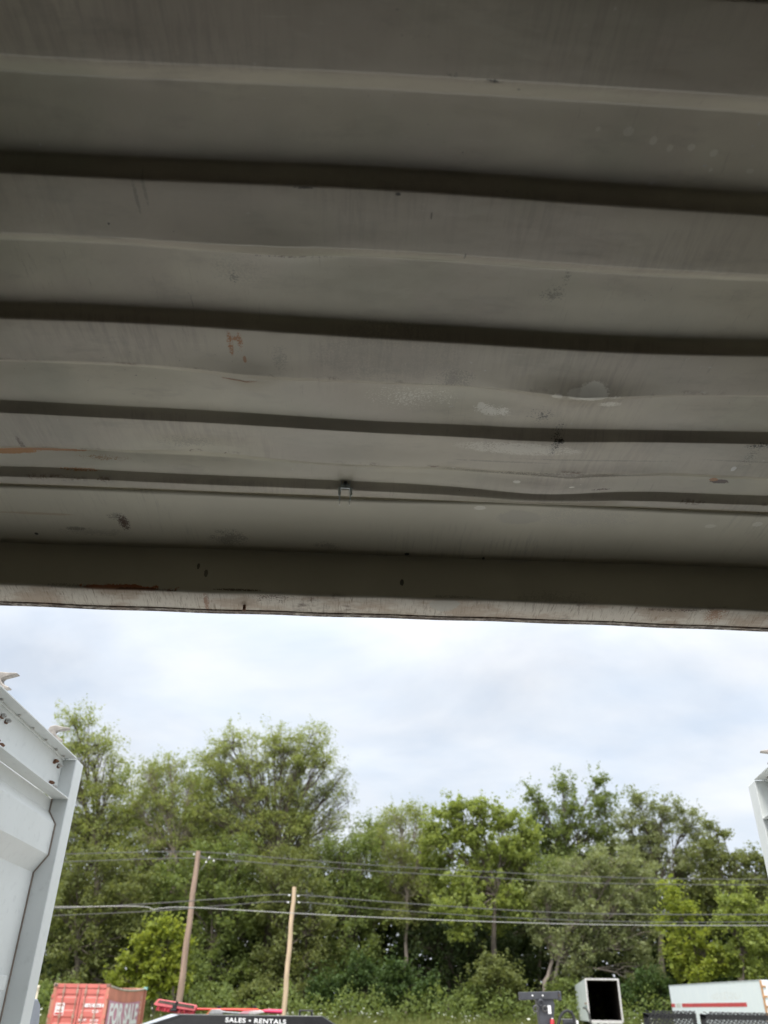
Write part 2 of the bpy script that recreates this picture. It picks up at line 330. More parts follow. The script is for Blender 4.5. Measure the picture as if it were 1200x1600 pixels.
# ------------------------------------------------------------------ ground
def gz(x, y):
    a = .36*(1-np.clip((y-4)/6, 0, 1)**1)*1.0
    s = np.clip((y-50)/30, 0, 1); s = s*s*(3-2*s)
    return a + 1.55*s
def ground_mesh():
    ys = np.concatenate([np.linspace(-300, -10, 12), np.linspace(-8, 20, 22), np.linspace(22, 110, 60), np.array([130, 180, 260, 400, 700])])
    xs = np.concatenate([np.array([-700, -300, -150]), np.linspace(-80, 80, 65), np.array([150, 300, 700])])
    X, Yv = np.meshgrid(xs, ys); Z = gz(X, Yv) + .04*np.sin(X*.7+Yv*.3)*np.clip((Yv-12)/20, 0, 1)
    n, m = X.shape; V = np.stack([X.ravel(), Yv.ravel(), Z.ravel()], 1)
    idx = np.arange(n*m).reshape(n, m); f = np.stack([idx[:-1, :-1], idx[:-1, 1:], idx[1:, 1:], idx[1:, :-1]], -1).reshape(-1, 4)
    me = bpy.data.meshes.new('ground'); me.from_pydata(V.tolist(), [], f.tolist()); me.polygons.foreach_set('use_smooth', [True]*len(f))
    b = NB('ground_mat'); P = b.pos(); sz = b.n('ShaderNodeSeparateXYZ'); b.set(sz.inputs[0], P)
    g = b.noise(P, 9, 5, .7); g2 = b.noise(P, .5, 4, .6)
    gravel = b.mix(b.ramp(g, .3, .7), (.40, .38, .35), (.56, .54, .50)); gravel = b.mix(b.ramp(g2, .4, .65, 0, .4), gravel, (.25, .23, .2))
    grass = b.mix(b.ramp(b.noise(P, 1.3, 5, .6), .35, .65), (.085, .115, .03), (.20, .20, .065))
    k = b.ramp(b.math('MULTIPLY_ADD', b.math('SUBTRACT', g2, .5), 9, sz.outputs[1]), 40, 45)
    o = link('ground', me, b.done(b.mix(k, gravel, grass), .9, 0, b.bump(g, .5, .02), .2)); tag(o, kind='structure')
ground_mesh()

# ------------------------------------------------------------------ the container we stand in
XL, XR = -1.09, 1.30
BACK = -4.25
box = empty('shipping_container', (0, 1.8, .36))
tag(box, 'beige painted shipping container seen from inside, with ribbed dented roof and open rear doors', 'container')
def inbox(o):                       # parent to the container keeping world coordinates
    o.parent = box; o.matrix_parent_inverse = Matrix.Translation((0, -1.8, -.36)); return o

def dents(x, y):
    """vertical displacement of the roof sheet"""
    def g(px, py, sx, sy, a):
        c = atz(px, py, .955); return a*np.exp(-((x-c[0])/sx)**2-((y-c[1])/sy)**2)
    d = -.010*np.exp(-((x-.1)/.75)**2-((y-1.05)/.30)**2)*1.0
    d = d + g(300, 705, .17, .055, .016) + g(180, 560, .25, .05, .006) + g(400, 592, .13, .05, -.008)
    d = d + g(850, 765, .15, .055, -.017) + g(720, 625, .12, .05, .008) + g(905, 608, .12, .035, -.013) + g(1050, 735, .12, .06, .006)
    d = d + g(340, 405, .11, .05, -.006) + g(600, 690, .2, .04, .006) + g(860, 690, .13, .04, -.008) + g(60, 715, .10, .04, .006)
    def crease(px, py, sx, sy, a):
        c = atz(px, py, .955); return 1.5*a*np.exp(-np.abs(x-c[0])/sx)*np.exp(-np.abs(y-c[1])/sy)
    d = d + crease(905, 606, .07, .018, -.006) + crease(385, 590, .05, .014, -.007) + crease(890, 741, .10, .014, -.008) + crease(700, 728, .06, .014, .006) + crease(140, 714, .08, .014, .006)
    d = d + crease(455, 402, .06, .016, -.006) + crease(805, 640, .07, .03, -.006) + crease(1000, 740, .06, .02, -.004) + crease(620, 740, .09, .03, .004)
    d = d + .0016*np.sin(x*5.1+y*3)+.001*np.sin(x*11.3-y*7)
    return d
LOW = .950
def roof_profile():
    pts = []                        # (y, z, smoothing) from the back to the door end
    def seg(a, b, z0, z1, n): 
        for k in range(n): pts.append((a+(b-a)*k/n, z0+(z1-z0)*k/n))
    rs = [(.5428, .5760, .6890, .7030, .026), (.8045, .8345, .9625, .9764, .024), (1.0800, 1.1020, 1.2105, 1.2300, .016)]
    per = .2665
    back = []
    y0 = .5428
    k = 1
    while y0-per*k > BACK+.1:
        back.append(tuple(q-per*k for q in (.5428, .5760, .6890, .7030))+(.026,)); k += 1
    rs = back[::-1]+rs
    cur = BACK+.02
    for (a, b, c, d, dp) in rs:
        HIGH = LOW+dp
        fine = a > 0
        seg(cur, a, LOW, LOW, 5 if fine else 1)
        # rounded fold lines
        seg(a, b, LOW, HIGH, 5 if fine else 2); seg(b, c, HIGH, HIGH, 5 if fine else 1); seg(c, d, HIGH, LOW, 5 if fine else 2)
        cur = d
    seg(cur, 1.3439, LOW, LOW, 5); seg(1.3439, 1.372, LOW, LOW+.015, 4); seg(1.372, 1.430, LOW+.015, LOW+.015, 5)
    seg(1.430, 1.4475, LOW+.015, LOW+.001, 4); seg(1.4475, 1.472, LOW+.001, LOW, 4); pts.append((1.472, LOW))
    pts.append((1.4735, LOW+.012))
    return np.array(pts)
prof = roof_profile()
# soften the folds of the visible part
def soften(P, fine_from=.0):
    out = [P[0]]
    for i in range(1, len(P)-1):
        p, a, c = P[i], P[i-1], P[i+1]
        u = p-a; v = c-p
        if np.cross(u/np.linalg.norm(u), v/np.linalg.norm(v))**2 > .02 and p[0] > fine_from and p[0] < 1.47:
            r = .0035 if p[0] < 1.0 else .0018
            A = p-u/np.linalg.norm(u)*min(r, np.linalg.norm(u)*.5); B = p+v/np.linalg.norm(v)*min(r, np.linalg.norm(v)*.5)
            for t in (0, .25, .5, .75, 1): out.append((1-t)**2*A+2*t*(1-t)*p+t*t*B)
        else: out.append(p)
    out.append(P[-1]); return np.array(out)
prof = soften(prof)
xs = np.linspace(XL-.02, XR+.02, 200)
X, Yg = np.meshgrid(xs, prof[:, 0]); Z = np.repeat(prof[:, 1][:, None], len(xs), 1)
fade = np.clip((1.474-Yg)/.03, 0.25, 1)
Z = ZC+Z+dents(X, Yg)*fade
Yw = Yg + X*.010*np.clip((1.40-Yg)/.8, 0, 1.1) + .004*np.sin(X*4.2+Yg*6)*np.clip((1.44-Yg)/.1, 0, 1)
n, m = X.shape; V = np.stack([X.ravel(), Yw.ravel(), Z.ravel()], 1)
idx = np.arange(n*m).reshape(n, m); f = np.stack([idx[:-1, :-1], idx[:-1, 1:], idx[1:, 1:], idx[1:, :-1]], -1).reshape(-1, 4)
me = bpy.data.meshes.new('roof_sheet'); me.from_pydata(V.tolist(), [], f.tolist()); me.polygons.foreach_set('use_smooth', [True]*len(f))
roof = inbox(link('roof_sheet', me, MT['ceil']))
# end plate between the roof sheet and the door header: gently curved
ep = MB()
pp = [(1.4820, .951), (1.50, .9515), (1.54, .9512), (1.58, .9500), (1.62, .9475), (1.66, .9440), (1.69, .9405), (1.7105, .9375)]
top = [(y, z+.006) for y, z in pp][::-1]
xs2 = np.linspace(XL-.03, XR+.03, 60)
prf = pp+top+[(1.4820, .975)]
V = []; 
for xx in xs2:
    for k, (y, z) in enumerate(prf):
        V.append((xx, y, ZC+z+(.0012*sin(xx*6+y*20)*(1 if k < len(pp) else 1)) + .0035*math.exp(-((xx-.35)/.2)**2)*(y < 1.52)))
K = len(prf)
fs = [(i*K+j, i*K+(j+1) % K, (i+1)*K+(j+1) % K, (i+1)*K+j) for i in range(len(xs2)-1) for j in range(K)]
ep.add(V, fs, False)
for i in range(len(ep.smooth)): ep.smooth[i] = (i % K) < len(pp)-1
e_ = inbox(ep.build('end_plate', MT['plate'], recalc=True))
# added strip closing the gap to the sky, coloured black for its shade
s_ = MB(); s_.span((XL-.03, 1.462, ZC+.966), (XR+.03, 1.486, ZC+.985)); inbox(s_.build('seam_strip', simple('black_gap_shade', (.015, .014, .012), .8)))
# header beam
hz = .811
hp = [(1.7112, .9371), (1.7112, .832)]
for t in np.linspace(.2, 1.35, 5): hp.append((1.7112+.008-.008*cos(t), .832-.008*sin(t)))
hp += [(1.772, hz), (1.7735, hz+.003), (1.777, hz+.003), (1.7785, hz-.001), (1.795, hz-.001), (1.799, hz+.003), (1.80, hz+.05), (1.83, hz+.05), (1.83, .99), (1.7112, .99)]
xs3 = np.linspace(XL-.03, XR+.03, 70); V = []; K = len(hp)
for xx in xs3:
    for (y, z) in hp:
        low = z < .9
        V.append((xx, y+(.0012*sin(xx*7.3) if low else 0), ZC+z+(.0014*sin(xx*5.1)+.0007*sin(xx*23) if low else 0)))
hb = MB(); fs = [(i*K+j, i*K+(j+1) % K, (i+1)*K+(j+1) % K, (i+1)*K+j) for i in range(len(xs3)-1) for j in range(K)]
hb.add(V, fs)
hb.smooth = [1 <= (i % K) <= 6 for i in range(len(hb.smooth))]
hdr = inbox(hb.build('header', MT['header'], recalc=True))
t_ = MB(); p = atz(382, 948, hz); t_.box((p[0], p[1], p[2]-.004), (.006, .012, .012)); inbox(t_.build('weld_tab', MT['rust'], bevel=.001))
# walls, floor, posts, back
def corr_wall(x, out):
    mb = MB(); y = BACK; V = []; dd = [0, .036*out, .036*out, 0]; stp = [.07, .068, .07, .068]; k = 0
    P = []
    while y < 1.70:
        P.append((x+dd[k % 4], y)); y += stp[k % 4]; k += 1
    P.append((x, 1.71))
    for q in P: V += [(q[0], q[1], .50), (q[0], q[1], ZC+.94)]
    return mb.add(V, [(2*i, 2*i+2, 2*i+3, 2*i+1) for i in range(len(P)-1)])
inbox(corr_wall(XL, -1).build('side_wall', MT['wall'])); inbox(corr_wall(XR, 1).build('side_wall', MT['wall']))
for x, s in ((XL, -1), (XR, 1)):
    mb = MB(); mb.span((x-.0*s, BACK, ZC+.93), (x+.07*s, 1.71, ZC+.99)); inbox(mb.build('top_rail', MT['wall']))
    mb = MB(); mb.span((x-.0*s, BACK, .37), (x+.07*s, 1.71, .52)); inbox(mb.build('bottom_rail', MT['wall']))
    mb = MB(); mb.span((x, 1.7115, .37), (x+.10*s, 1.86, ZC+.985)); inbox(mb.build('corner_post', MT['wall'], bevel=.004))
mb = MB(); mb.span((XL, BACK, .50), (XR, 1.71, .516)); inbox(mb.build('floor', MT['floor']))
mb = MB(); mb.span((XL, 1.72, .37), (XR, 1.84, .52)); inbox(mb.build('door_sill', MT['wall']))
mb = MB(); mb.span((XL, BACK-.04, .50), (XR, BACK, ZC+.97)); inbox(mb.build('back_wall', MT['backw']))

# doors ---------------------------------------------------------------
W = 1.245; DT = ZC+hz
def local_to(o, parent): o.parent = parent; return o
def tri_prism(mb, poly, y0, y1): return mb.prism(poly, y0, y1, ax=1)
def door(hx, hy, ang, s, label):
    """local axes: x*s = inner normal, y = along the leaf from the hinge, z = up from the top edge"""
    root = MB()
    pr = [(-.150, -.062), (-.195, -.062), (-.240, -.030), (-.345, -.030), (-.405, -.070), (-.93, -.070), (-.99, -.030), (-1.09, -.030), (-1.15, -.070), (-1.68, -.070), (-1.74, -.030), (-1.84, -.030), (-1.90, -.066), (-2.16, -.066)]
    V = []
    for (z, x) in pr: V += [(x, .06, z), (x, W-.096, z)]
    k = len(pr)
    V += [(x-.003, y, z) for (x, y, z) in V]
    fs = [(2*i, 2*i+1, 2*i+3, 2*i+2) for i in range(k-1)]+[(2*k+2*i, 2*k+2*i+1, 2*k+2*i+3, 2*k+2*i+2) for i in range(k-1)]
    root.add(V, fs)
    d = root.build('door', MT['door'], recalc=False, sx=s)
    d.location = (hx, hy, DT); d.rotation_euler = (0, 0, ang); inbox(d)
    if label: d['label'] = label
    mb = MB(); mb.span((0, W-.096, 0), (-.078, W, -2.26))
    mb.build('edge_post', MT['door'], d, bevel=.004, sx=s)
    mb = MB(); mb.span((0, 0, 0), (-.078, .06, -2.26)); mb.build('hinge_post', MT['door'], d, bevel=.004, sx=s)
    mb = MB()
    mb.span((-.0505, .06, 0), (-.054, W-.0965, -.145))               # web
    mb.span((0, .06, 0), (-.054, W-.0965, .005))                      # upper flange
    mb.span((.0008, .06, -.145), (-.060, W-.0965, -.150))             # lower flange
    mb.span((-.044, .06, -.0005), (-.0504, W-.0965, -.008))           # weld ledge
    mb.build('top_rail', MT['door'], d, bevel=.0012, sx=s)
    mb = MB(); mb.span((0, .06, -2.16), (-.05, W-.0965, -2.26)); mb.build('bottom_rail', MT['door'], d, bevel=.003, sx=s)
    mb = MB(); mb.tube([(x+.0015, W-.0975, z) for (z, x) in pr], .0034, 6); mb.build('seam', MT['seal'], d, sx=s)
    mb = MB(); mb.tube([(x+.001, .0615, z) for (z, x) in pr], .003, 6); mb.build('seam', MT['seal'], d, sx=s)
    # bolts through the web, in pairs
    us = [W-.195, W-.145, W-.74, W-.70, W-1.09, W-1.05]
    for u in us:
        for zz in (-.034, -.112):
            mb = MB(); h = .014+random.random()*.006
            zj = zz-.004*(u in (W-.145, W-.70, W-1.05))
            ws = MB(); ws.tube([(-.0505, u+.001, zj-.001), (-.0485, u, zj)], [.0115, .0110], 12); ws.build('washer', MT['rust'], d, sx=s)
            mb.tube([(-.0475, u, zj), (-.0475+h*.5, u+.001, zj), (-.0475+h*.8, u+.002, zj-.001), (-.0475+h, u+.001, zj-.0015)], [.0072, .0070, .0045, .0018], 6)
            mb.build('bolt', MT['rust'] if random.random() < .25 else MT['bolt'], d, sx=s)
    for u in (W-.145, W-.235, W-.36, W-.50, W-.64, W-.80):
        mb = MB(); mb.tube([(-.036, u, -.0005), (-.036, u+.001, -.006)], [.006, .004], 8); mb.build('rivet', MT['bolt'], d, sx=s)
    # locking rods with their cams on the outer face
    for q, u in enumerate((W-.20, W-.78)):
        mb = MB(); mb.tube([(-.085, u, .03), (-.085, u, -2.30)], .0135, 12); rod = mb.build('lock_rod', MT['door'], d, sx=s)
        for zz in (-.06, -.75, -1.5, -2.2):
            b2 = MB(); b2.box((-.075, u, zz), (.045, .07, .045)); b2.build('rod_bracket', MT['door'], d, bevel=.003, sx=s)
        # antler shaped cam: hub, throat and two prongs pointing in over the leaf
        poly = [(-.036, .030), (-.030, .050), (-.010, .058), (.018, .055), (.052, .054), (.056, .049), (.028, .041), (.008, .036), (.000, .028), (.004, .018), (.016, .008), (.036, .000), (.038, -.006), (.014, -.008), (-.006, -.004), (-.014, .006), (-.028, .016)]
        if 0: poly = [(-.060, .044), (-.048, .060), (-.020, .066), (.012, .062), (.050, .058), (.054, .053), (.022, .046), (.000, .041), (-.006, .030), (.002, .018), (.018, .008), (.030, .002), (.028, -.006), (.004, -.008), (-.020, .002), (-.036, .014), (-.050, .026)]
        cmb = MB(); cmb.prism([(x*.86, z*.86+.012) for x, z in poly], -.012, .012, ax=1)
        c_ = cmb.build('locking_cam', MT['cam'], d, bevel=.0025, sx=s)
        c_.location = ((-.058 if q else -.066)*s, u, .030 if q else .034); c_.rotation_euler = (0, radians(0 if q else 3)*s, radians(-6 if q else 10)*s)
        hb_ = MB(); hb_.tube([(-.085, u, .0), (-.085, u, .035)], .019, 12); hb_.build('cam_hub', MT['cam'], d, sx=s)
    for u in (.22,): 
        mb = MB(); mb.box((-.105, W-.49, -1.15), (.012, .52, .03)); mb.build('handle', MT['door'], d, bevel=.003, sx=s)
    for zz in (-.25, -.9, -1.5, -2.0):
        mb = MB(); mb.box((-.03, -.03, zz), (.03, .07, .11)); mb.tube([(-.03, -.065, zz-.06), (-.03, -.065, zz+.06)], .014, 10); mb.build('hinge', MT['door'], d, bevel=.003, sx=s)
    # gasket remains along the outer top corner
    mb = MB(); mb.tube([(-.046, W-.17, .006), (-.048, W-.12, .012), (-.046, W-.07, .010), (-.047, W-.05, .004)], [.004, .008, .007, .003], 7); mb.build('gasket', MT['rubber'], d, sx=s)
    return d
dl = door(-1.052, 2.05, radians(-.2), 1, 'left door leaf, pale grey, bolted top rail facing inward')
dr = door(1.443, 2.115, radians(-9.5), -1, 'right door leaf, splayed wider than the other')
# grey lock box on the outside of the left leaf, standing proud of its free edge
mb = MB(); mb.prism([(W-.06, -.79), (W+.30, -.79), (W+.345, -.81), (W+.37, -.86), (W+.375, -1.12), (W-.06, -1.12)], -.085, -.15, ax=0)
lb = mb.build('lock_box', simple('lock_box_grey', (.30, .32, .36), .45, 0, .08, 12), dl, bevel=.006)
mb = MB(); mb.box((-.084, W+.345, -1.0), (.004, .022, .22)); mb.build('slot', MT['black'], dl)

# beam clip hanging from the last rib ------------------------------------------------
p = at(540, 757, 1.4405)
clip = empty('mounting_clip', tuple(p)); clip.scale = (.9, 1.1, 1.12); tag(clip, 'small galvanised two-legged bracket bolted under the last roof rib near the header', 'bracket')
cl_ = MB(); cl_.box((0, -.002, 0), (.021, .002, .020)); cl_.box((-.0105, -.0005, -.001), (.0015, .016, .024)); cl_.box((.0105, -.0005, -.001), (.0015, .016, .024)); cl_.box((0, .004, .0105), (.022, .014, .0016))
cl_.build('plate', MT['galv'], clip, bevel=.0004)
b_ = MB(); b_.tube([(0, -.003, 0), (0, -.0050, 0)], .0068, 14); b_.build('washer', MT['galv'], clip)
b_ = MB(); b_.tube([(0, -.0050, 0), (0, -.0085, 0)], .0042, 6); b_.build('screw', MT['dkgrey'], clip)
for sx_ in (-1, 1):
    b_ = MB(); b_.box((sx_*.0135, .002, -.014), (.0065, .002, .020)); b_.box((sx_*.0125, .002, -.028), (.0035, .0018, .012)); b_.box((sx_*.0118, .002, -.037), (.0018, .0016, .010))
    b_.build('leg', MT['galv'], clip, bevel=.0004)
    tb = MB(); tb.box((sx_*.0118, .0018, -.0435), (.0020, .003, .004)); tb.build('leg_tip', simple('bright_tip', (.85, .85, .85), .3, .3, .02, 10), clip)
# ------------------------------------------------------------------ foliage
def leaf_mat(name, col, hue2, trans=.35):
    b = NB(name); P = b.pos()
    g = b.n('ShaderNodeNewGeometry').outputs['Random Per Island']
    big = b.noise(P, .55, 3, .6); mid = b.noise(P, 1.9, 2, .5)
    dk = tuple(c*.72 for c in col)
    c = b.mix(b.ramp(big, .34, .66), dk, col)
    c = b.mix(b.math('MULTIPLY', b.ramp(mid, .42, .68), .75), c, hue2)
    c = b.mix(b.math('MULTIPLY', g, .28), c, tuple(min(1, q*1.45) for q in col))
    p = b.n('ShaderNodeBsdfPrincipled'); b.set(p.inputs['Base Color'], c); p.inputs['Roughness'].default_value = .6; p.inputs['Specular IOR Level'].default_value = .18
    t = b.n('ShaderNodeBsdfTranslucent'); b.set(t.inputs[0], b.mix(.5, c, tuple(min(1, q*a) for q, a in zip(hue2, (1.5, 1.5, .7)))))
    m = b.n('ShaderNodeMixShader'); m.inputs[0].default_value = trans
    b.t.links.new(p.outputs[0], m.inputs[1]); b.t.links.new(t.outputs[0], m.inputs[2]); b.t.links.new(m.outputs[0], b.out.inputs[0])
    return b.m
LM = {
 'willow': leaf_mat('leaves_willow', (0.235, 0.285, 0.095), (0.36, 0.375, 0.145), 0.48),
 'grey': leaf_mat('leaves_greygreen', (0.205, 0.235, 0.11), (0.3, 0.32, 0.16), 0.4),
 'lime': leaf_mat('leaves_lime', (0.215, 0.265, 0.075), (0.34, 0.38, 0.115), 0.48),
 'yellow': leaf_mat('leaves_yellowgreen', (0.215, 0.265, 0.05), (0.34, 0.365, 0.07), 0.48),
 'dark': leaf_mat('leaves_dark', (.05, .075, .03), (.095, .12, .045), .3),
 'olive': leaf_mat('leaves_olive', (0.15, 0.175, 0.065), (0.25, 0.27, 0.1), 0.4),
 'mid': leaf_mat('leaves_mid', (0.15, 0.195, 0.065), (0.25, 0.295, 0.1), 0.45),
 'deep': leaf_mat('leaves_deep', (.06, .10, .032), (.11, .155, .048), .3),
 'weed': leaf_mat('leaves_weed', (.15, .17, .06), (.25, .25, .09), .3),
}
MT['bark'] = simple('bark', (.11, .09, .072), .9, 0, .3, 2, stretch=(3, 3, .6))
MT['barkpale'] = simple('bark_pale', (.24, .20, .17), .9, 0, .25, 2, stretch=(3, 3, .6))

def leaves_mesh(name, cen, size, asp, mat, parent, up=.35, droop=0., curl=.25):
    """one small bent leaf (two triangles' worth of quad pairs) at every centre"""
    n = len(cen)
    nrm = rng.normal(size=(n, 3)); nrm[:, 2] = np.abs(nrm[:, 2])+up; nrm /= np.linalg.norm(nrm, axis=1)[:, None]
    a = rng.normal(size=(n, 3)); a[:, 2] -= droop; a -= (a*nrm).sum(1)[:, None]*nrm; a /= np.linalg.norm(a, axis=1)[:, None]
    b = np.cross(nrm, a); L = (size*rng.uniform(.5, 1.0, n)*rng.choice([1., 1.35, 1.8], n, p=[.6, .28, .12]))[:, None]; Wd = L*asp
    p0 = cen-a*L*.5; p1 = cen+b*Wd*.5-nrm*L*curl*.2; p2 = cen+a*L*.5-nrm*L*curl; p3 = cen-b*Wd*.5-nrm*L*curl*.2
    V = np.stack([p0, p1, p2, p3], 1).reshape(-1, 3).astype(np.float32)
    me = bpy.data.meshes.new(name)
    me.vertices.add(4*n); me.vertices.foreach_set('co', V.ravel())
    me.loops.add(4*n); me.loops.foreach_set('vertex_index', np.arange(4*n, dtype=np.int32))
    me.polygons.add(n); me.polygons.foreach_set('loop_start', np.arange(0, 4*n, 4, dtype=np.int32)); me.polygons.foreach_set('loop_total', np.full(n, 4, dtype=np.int32))
    me.update(calc_edges=True)
    return link(name, me, mat, parent)

def blob(n, c, r, shell=2.2):
    d = rng.normal(size=(n, 3)); d /= np.linalg.norm(d, axis=1)[:, None]
    return np.array(c)+d*np.array(r)*(rng.uniform(0, 1, n)**(1/shell))[:, None]

def bez(a, b, sag, n, jit):
    a = np.array(a); b = np.array(b); m = (a+b)/2+np.array(sag)
    t = np.linspace(0, 1, n)[:, None]; P = (1-t)**2*a+2*t*(1-t)*m+t*t*b
    P[1:-1] += rng.normal(size=(n-2, 3))*jit
    return P

def tree(name, label, cat, group, Y, base, fork, lobes, leaf, bark='bark', size=.22, asp=.55, cl_r=.75, per=46, dens=1.0, trunk_r=.3, up=.35, droop=0., flat=.85, shell=2.1, stems=1, twig=.028):
    """lobes: (px, py, rx px, ry px[, depth offset]) ellipses of the crown at depth Y"""
    bp = at(base[0], base[1], Y); bx, by = bp[0], Y; bz_ = gz(bx, by)
    root = empty(name, (bx, by, bz_)); tag(root, label, cat, group)
    O = np.array([bx, by, bz_]); kx = Y/1480.; 
    fk = at(fork[0], fork[1], Y) if fork else None
    tm = MB(); cens = []; 
    ext = []
    if fk is not None and len(lobes) > 3:
        for lb in lobes:                     # inner foliage below the outer lobes
            if lb[1] < 1400 and lb[3] > 15:
                yy = lb[1]+lb[3]*1.3; k = 0
                while yy < 1440 and k < 3:
                    ext.append((lb[0]+rng.uniform(-14, 14), yy, lb[2]*rng.uniform(.75, 1.05), lb[3]*.9, (lb[4] if len(lb) > 4 else 0)+rng.uniform(.3, 2.2), .5)); yy += lb[3]*1.35; k += 1
    for lb in lobes+ext:
        px, py, rx, ry = lb[:4]; off = lb[4] if len(lb) > 4 else 0
        c = at(px, py, Y+off); R = np.array([rx*kx, rx*kx*.85, ry*kx*.86]); 
        ncl = max(6, int(dens*(R[0]*R[2])/(cl_r**2)*4.6*(lb[5] if len(lb) > 5 else 1)))
        cc = blob(ncl, c, R, shell)
        for _ in range(int(3+R[0]*2.2)):     # loose sprigs past the outline
            a_ = rng.uniform(-.2, pi+.2); q_ = c+np.array([R[0]*cos(a_), rng.normal()*R[1]*.4, R[2]*sin(a_)])*rng.uniform(.95, 1.25)
            for _j in range(3): cens.append(q_+np.array([0, 0, .28*_j])+rng.normal(size=(max(3, per//9), 3))*.15)
        if fk is not None:
            hub = c-np.array([0, 0, R[2]*.45])
            P = bez(fk, hub, ((hub-fk)*np.array([-.10, 0, .10])), 7, .12)
            r1 = trunk_r*.42*min(1, (R[0]/4)**.5)
            tm.tube([q-O for q in P], np.linspace(r1, r1*.45, 7), 6, cap=False)
        for q in cc:
            if fk is not None:
                s = P[rng.integers(3, 7)] if rng.random() < .7 else c
                B = bez(s, q, (0, 0, np.linalg.norm(q-s)*(.10 if not droop else .2)), 4, .08)
                tm.tube([k-O for k in B], [twig*1.4, twig*1.0, twig*.7, twig*.35], 3, cap=False)
            k = max(6, int((1.5 if leaf == 'willow' else 1.5)*per*rng.uniform(.5, 1.4)))
            cens.append(q+rng.normal(size=(k, 3))*np.array([rng.uniform(.6, 1.25), 1, flat*rng.uniform(.7, 1.3)])*cl_r*(.50 if leaf == 'willow' else .40))
    if fk is not None:
        for s_i in range(stems):
            o2 = O+np.array([(s_i-(stems-1)/2)*trunk_r*2.6, s_i*.4, -.1])
            P = bez(o2, fk+np.array([(s_i-(stems-1)/2)*.5, 0, 0]), ((s_i-(stems-1)/2)*.4, 0, 0), 9, .05)
            tm.tube([q-O for q in P], np.linspace(trunk_r*1.15, trunk_r*.55, 9), 9, cap=False)
        if len(lobes) > 1: 
            tm.build('trunk', MT[bark], root, recalc=False)
        else: tm.build('trunk', MT[bark], root, recalc=False)
    cen = np.concatenate(cens)-O
    cen = cen[cen[:, 2] > .1]
    leaves_mesh('crown', cen, size, asp, LM[leaf], root, up, droop)
    return root

TG = 'trees at the edge of the field'
tree('poplar_tree', 'tall airy yellow-green poplar at the far left, its feathery top beside the left door', 'tree', TG, 86, (150, 1585), (150, 1330),
     [(120, 1125, 42, 32), (100, 1175, 36, 34), (150, 1165, 44, 42), (178, 1195, 22, 26), (125, 1225, 42, 40), (165, 1240, 42, 36), (120, 1290, 40, 36), (165, 1300, 44, 36), (200, 1270, 30, 40), (85, 1250, 30, 40), (95, 1320, 40, 40), (180, 1340, 44, 34)], 'willow', size=.25, cl_r=.62, per=26, dens=.95, trunk_r=.3, flat=.9, asp=.5)
tree('willow_tree', 'grey-green tree with twin leaning trunks, between the airy poplar and the tallest spreading tree', 'tree', TG, 85, (232, 1585), (272, 1335),
     [(235, 1210, 36, 32), (265, 1195, 34, 26), (215, 1255, 38, 34), (262, 1255, 42, 40), (300, 1230, 34, 36), (235, 1305, 46, 34), (290, 1300, 44, 36), (215, 1340, 44, 30), (310, 1275, 36, 40), (320, 1330, 44, 34)], 'willow', 'barkpale', size=.24, cl_r=.62, per=28, dens=1.0, trunk_r=.32, flat=.8, asp=.4, droop=.8, stems=2)
tree('cottonwood_tree', 'tallest broad tree with spreading limbs and wispy right side, left of centre', 'tree', TG, 84, (405, 1585), (430, 1345),
     [(365, 1160, 50, 32), (325, 1185, 34, 32), (430, 1155, 44, 30), (485, 1152, 40, 30), (405, 1195, 46, 30), (350, 1225, 44, 34), (465, 1195, 42, 34), (508, 1190, 26, 34), (395, 1245, 40, 30), (320, 1265, 40, 34), (450, 1240, 44, 30), (425, 1290, 46, 36), (375, 1300, 44, 40), (400, 1340, 50, 34), (350, 1200, 40, 40), (470, 1290, 34, 34), (445, 1175, 50, 36)], 'willow', 'bark', size=.24, cl_r=.62, per=30, dens=1.05, trunk_r=.42, flat=.75, asp=.42)
tree('cottonwood_tree', 'thin wispy leafing boughs reaching right of the tallest tree', 'tree', TG, 86, (470, 1585), (455, 1335),
     [(520, 1225, 34, 26), (545, 1245, 22, 24), (500, 1250, 30, 22), (535, 1205, 20, 20), (480, 1265, 34, 34), (480, 1310, 40, 40), (520, 1285, 22, 22), (495, 1335, 40, 24)], 'grey', 'bark', size=.20, cl_r=.55, per=13, dens=1.0, trunk_r=.26, flat=.7, asp=.35, twig=.02)
tree('maple_tree', 'dense olive tree low at the left edge, above the red container', 'tree', TG, 80, (120, 1588), (120, 1480),
     [(120, 1360, 46, 38), (165, 1350, 44, 34), (95, 1410, 44, 40), (150, 1415, 50, 44), (205, 1390, 44, 40), (100, 1470, 48, 40), (160, 1480, 48, 40), (110, 1530, 50, 34), (170, 1530, 44, 32), (215, 1445, 34, 36)], 'olive', size=.30, cl_r=.85, per=44, dens=1.0, trunk_r=.3)
tree('maple_tree', 'green tree behind the leaning utility pole, under the tallest crown', 'tree', TG, 81, (330, 1588), (330, 1480),
     [(320, 1345, 46, 36), (375, 1340, 42, 36), (290, 1385, 42, 38), (345, 1400, 46, 40), (400, 1390, 40, 36), (375, 1450, 46, 42), (320, 1465, 44, 44), (345, 1520, 46, 40), (395, 1510, 34, 36)], 'mid', size=.30, cl_r=.85, per=44, dens=1.0, trunk_r=.3)
tree('yellow_maple_sapling', 'bright yellow-green young maple between the red container and the leaning pole', 'tree', TG, 70, (240, 1592), (240, 1545),
     [(235, 1470, 24, 22), (262, 1450, 20, 20), (215, 1500, 28, 24), (258, 1500, 30, 28), (190, 1527, 26, 14), (235, 1535, 36, 22), (275, 1525, 24, 26), (285, 1478, 16, 22)], 'yellow', size=.30, cl_r=.55, per=34, dens=1.0, trunk_r=.12, asp=.75)
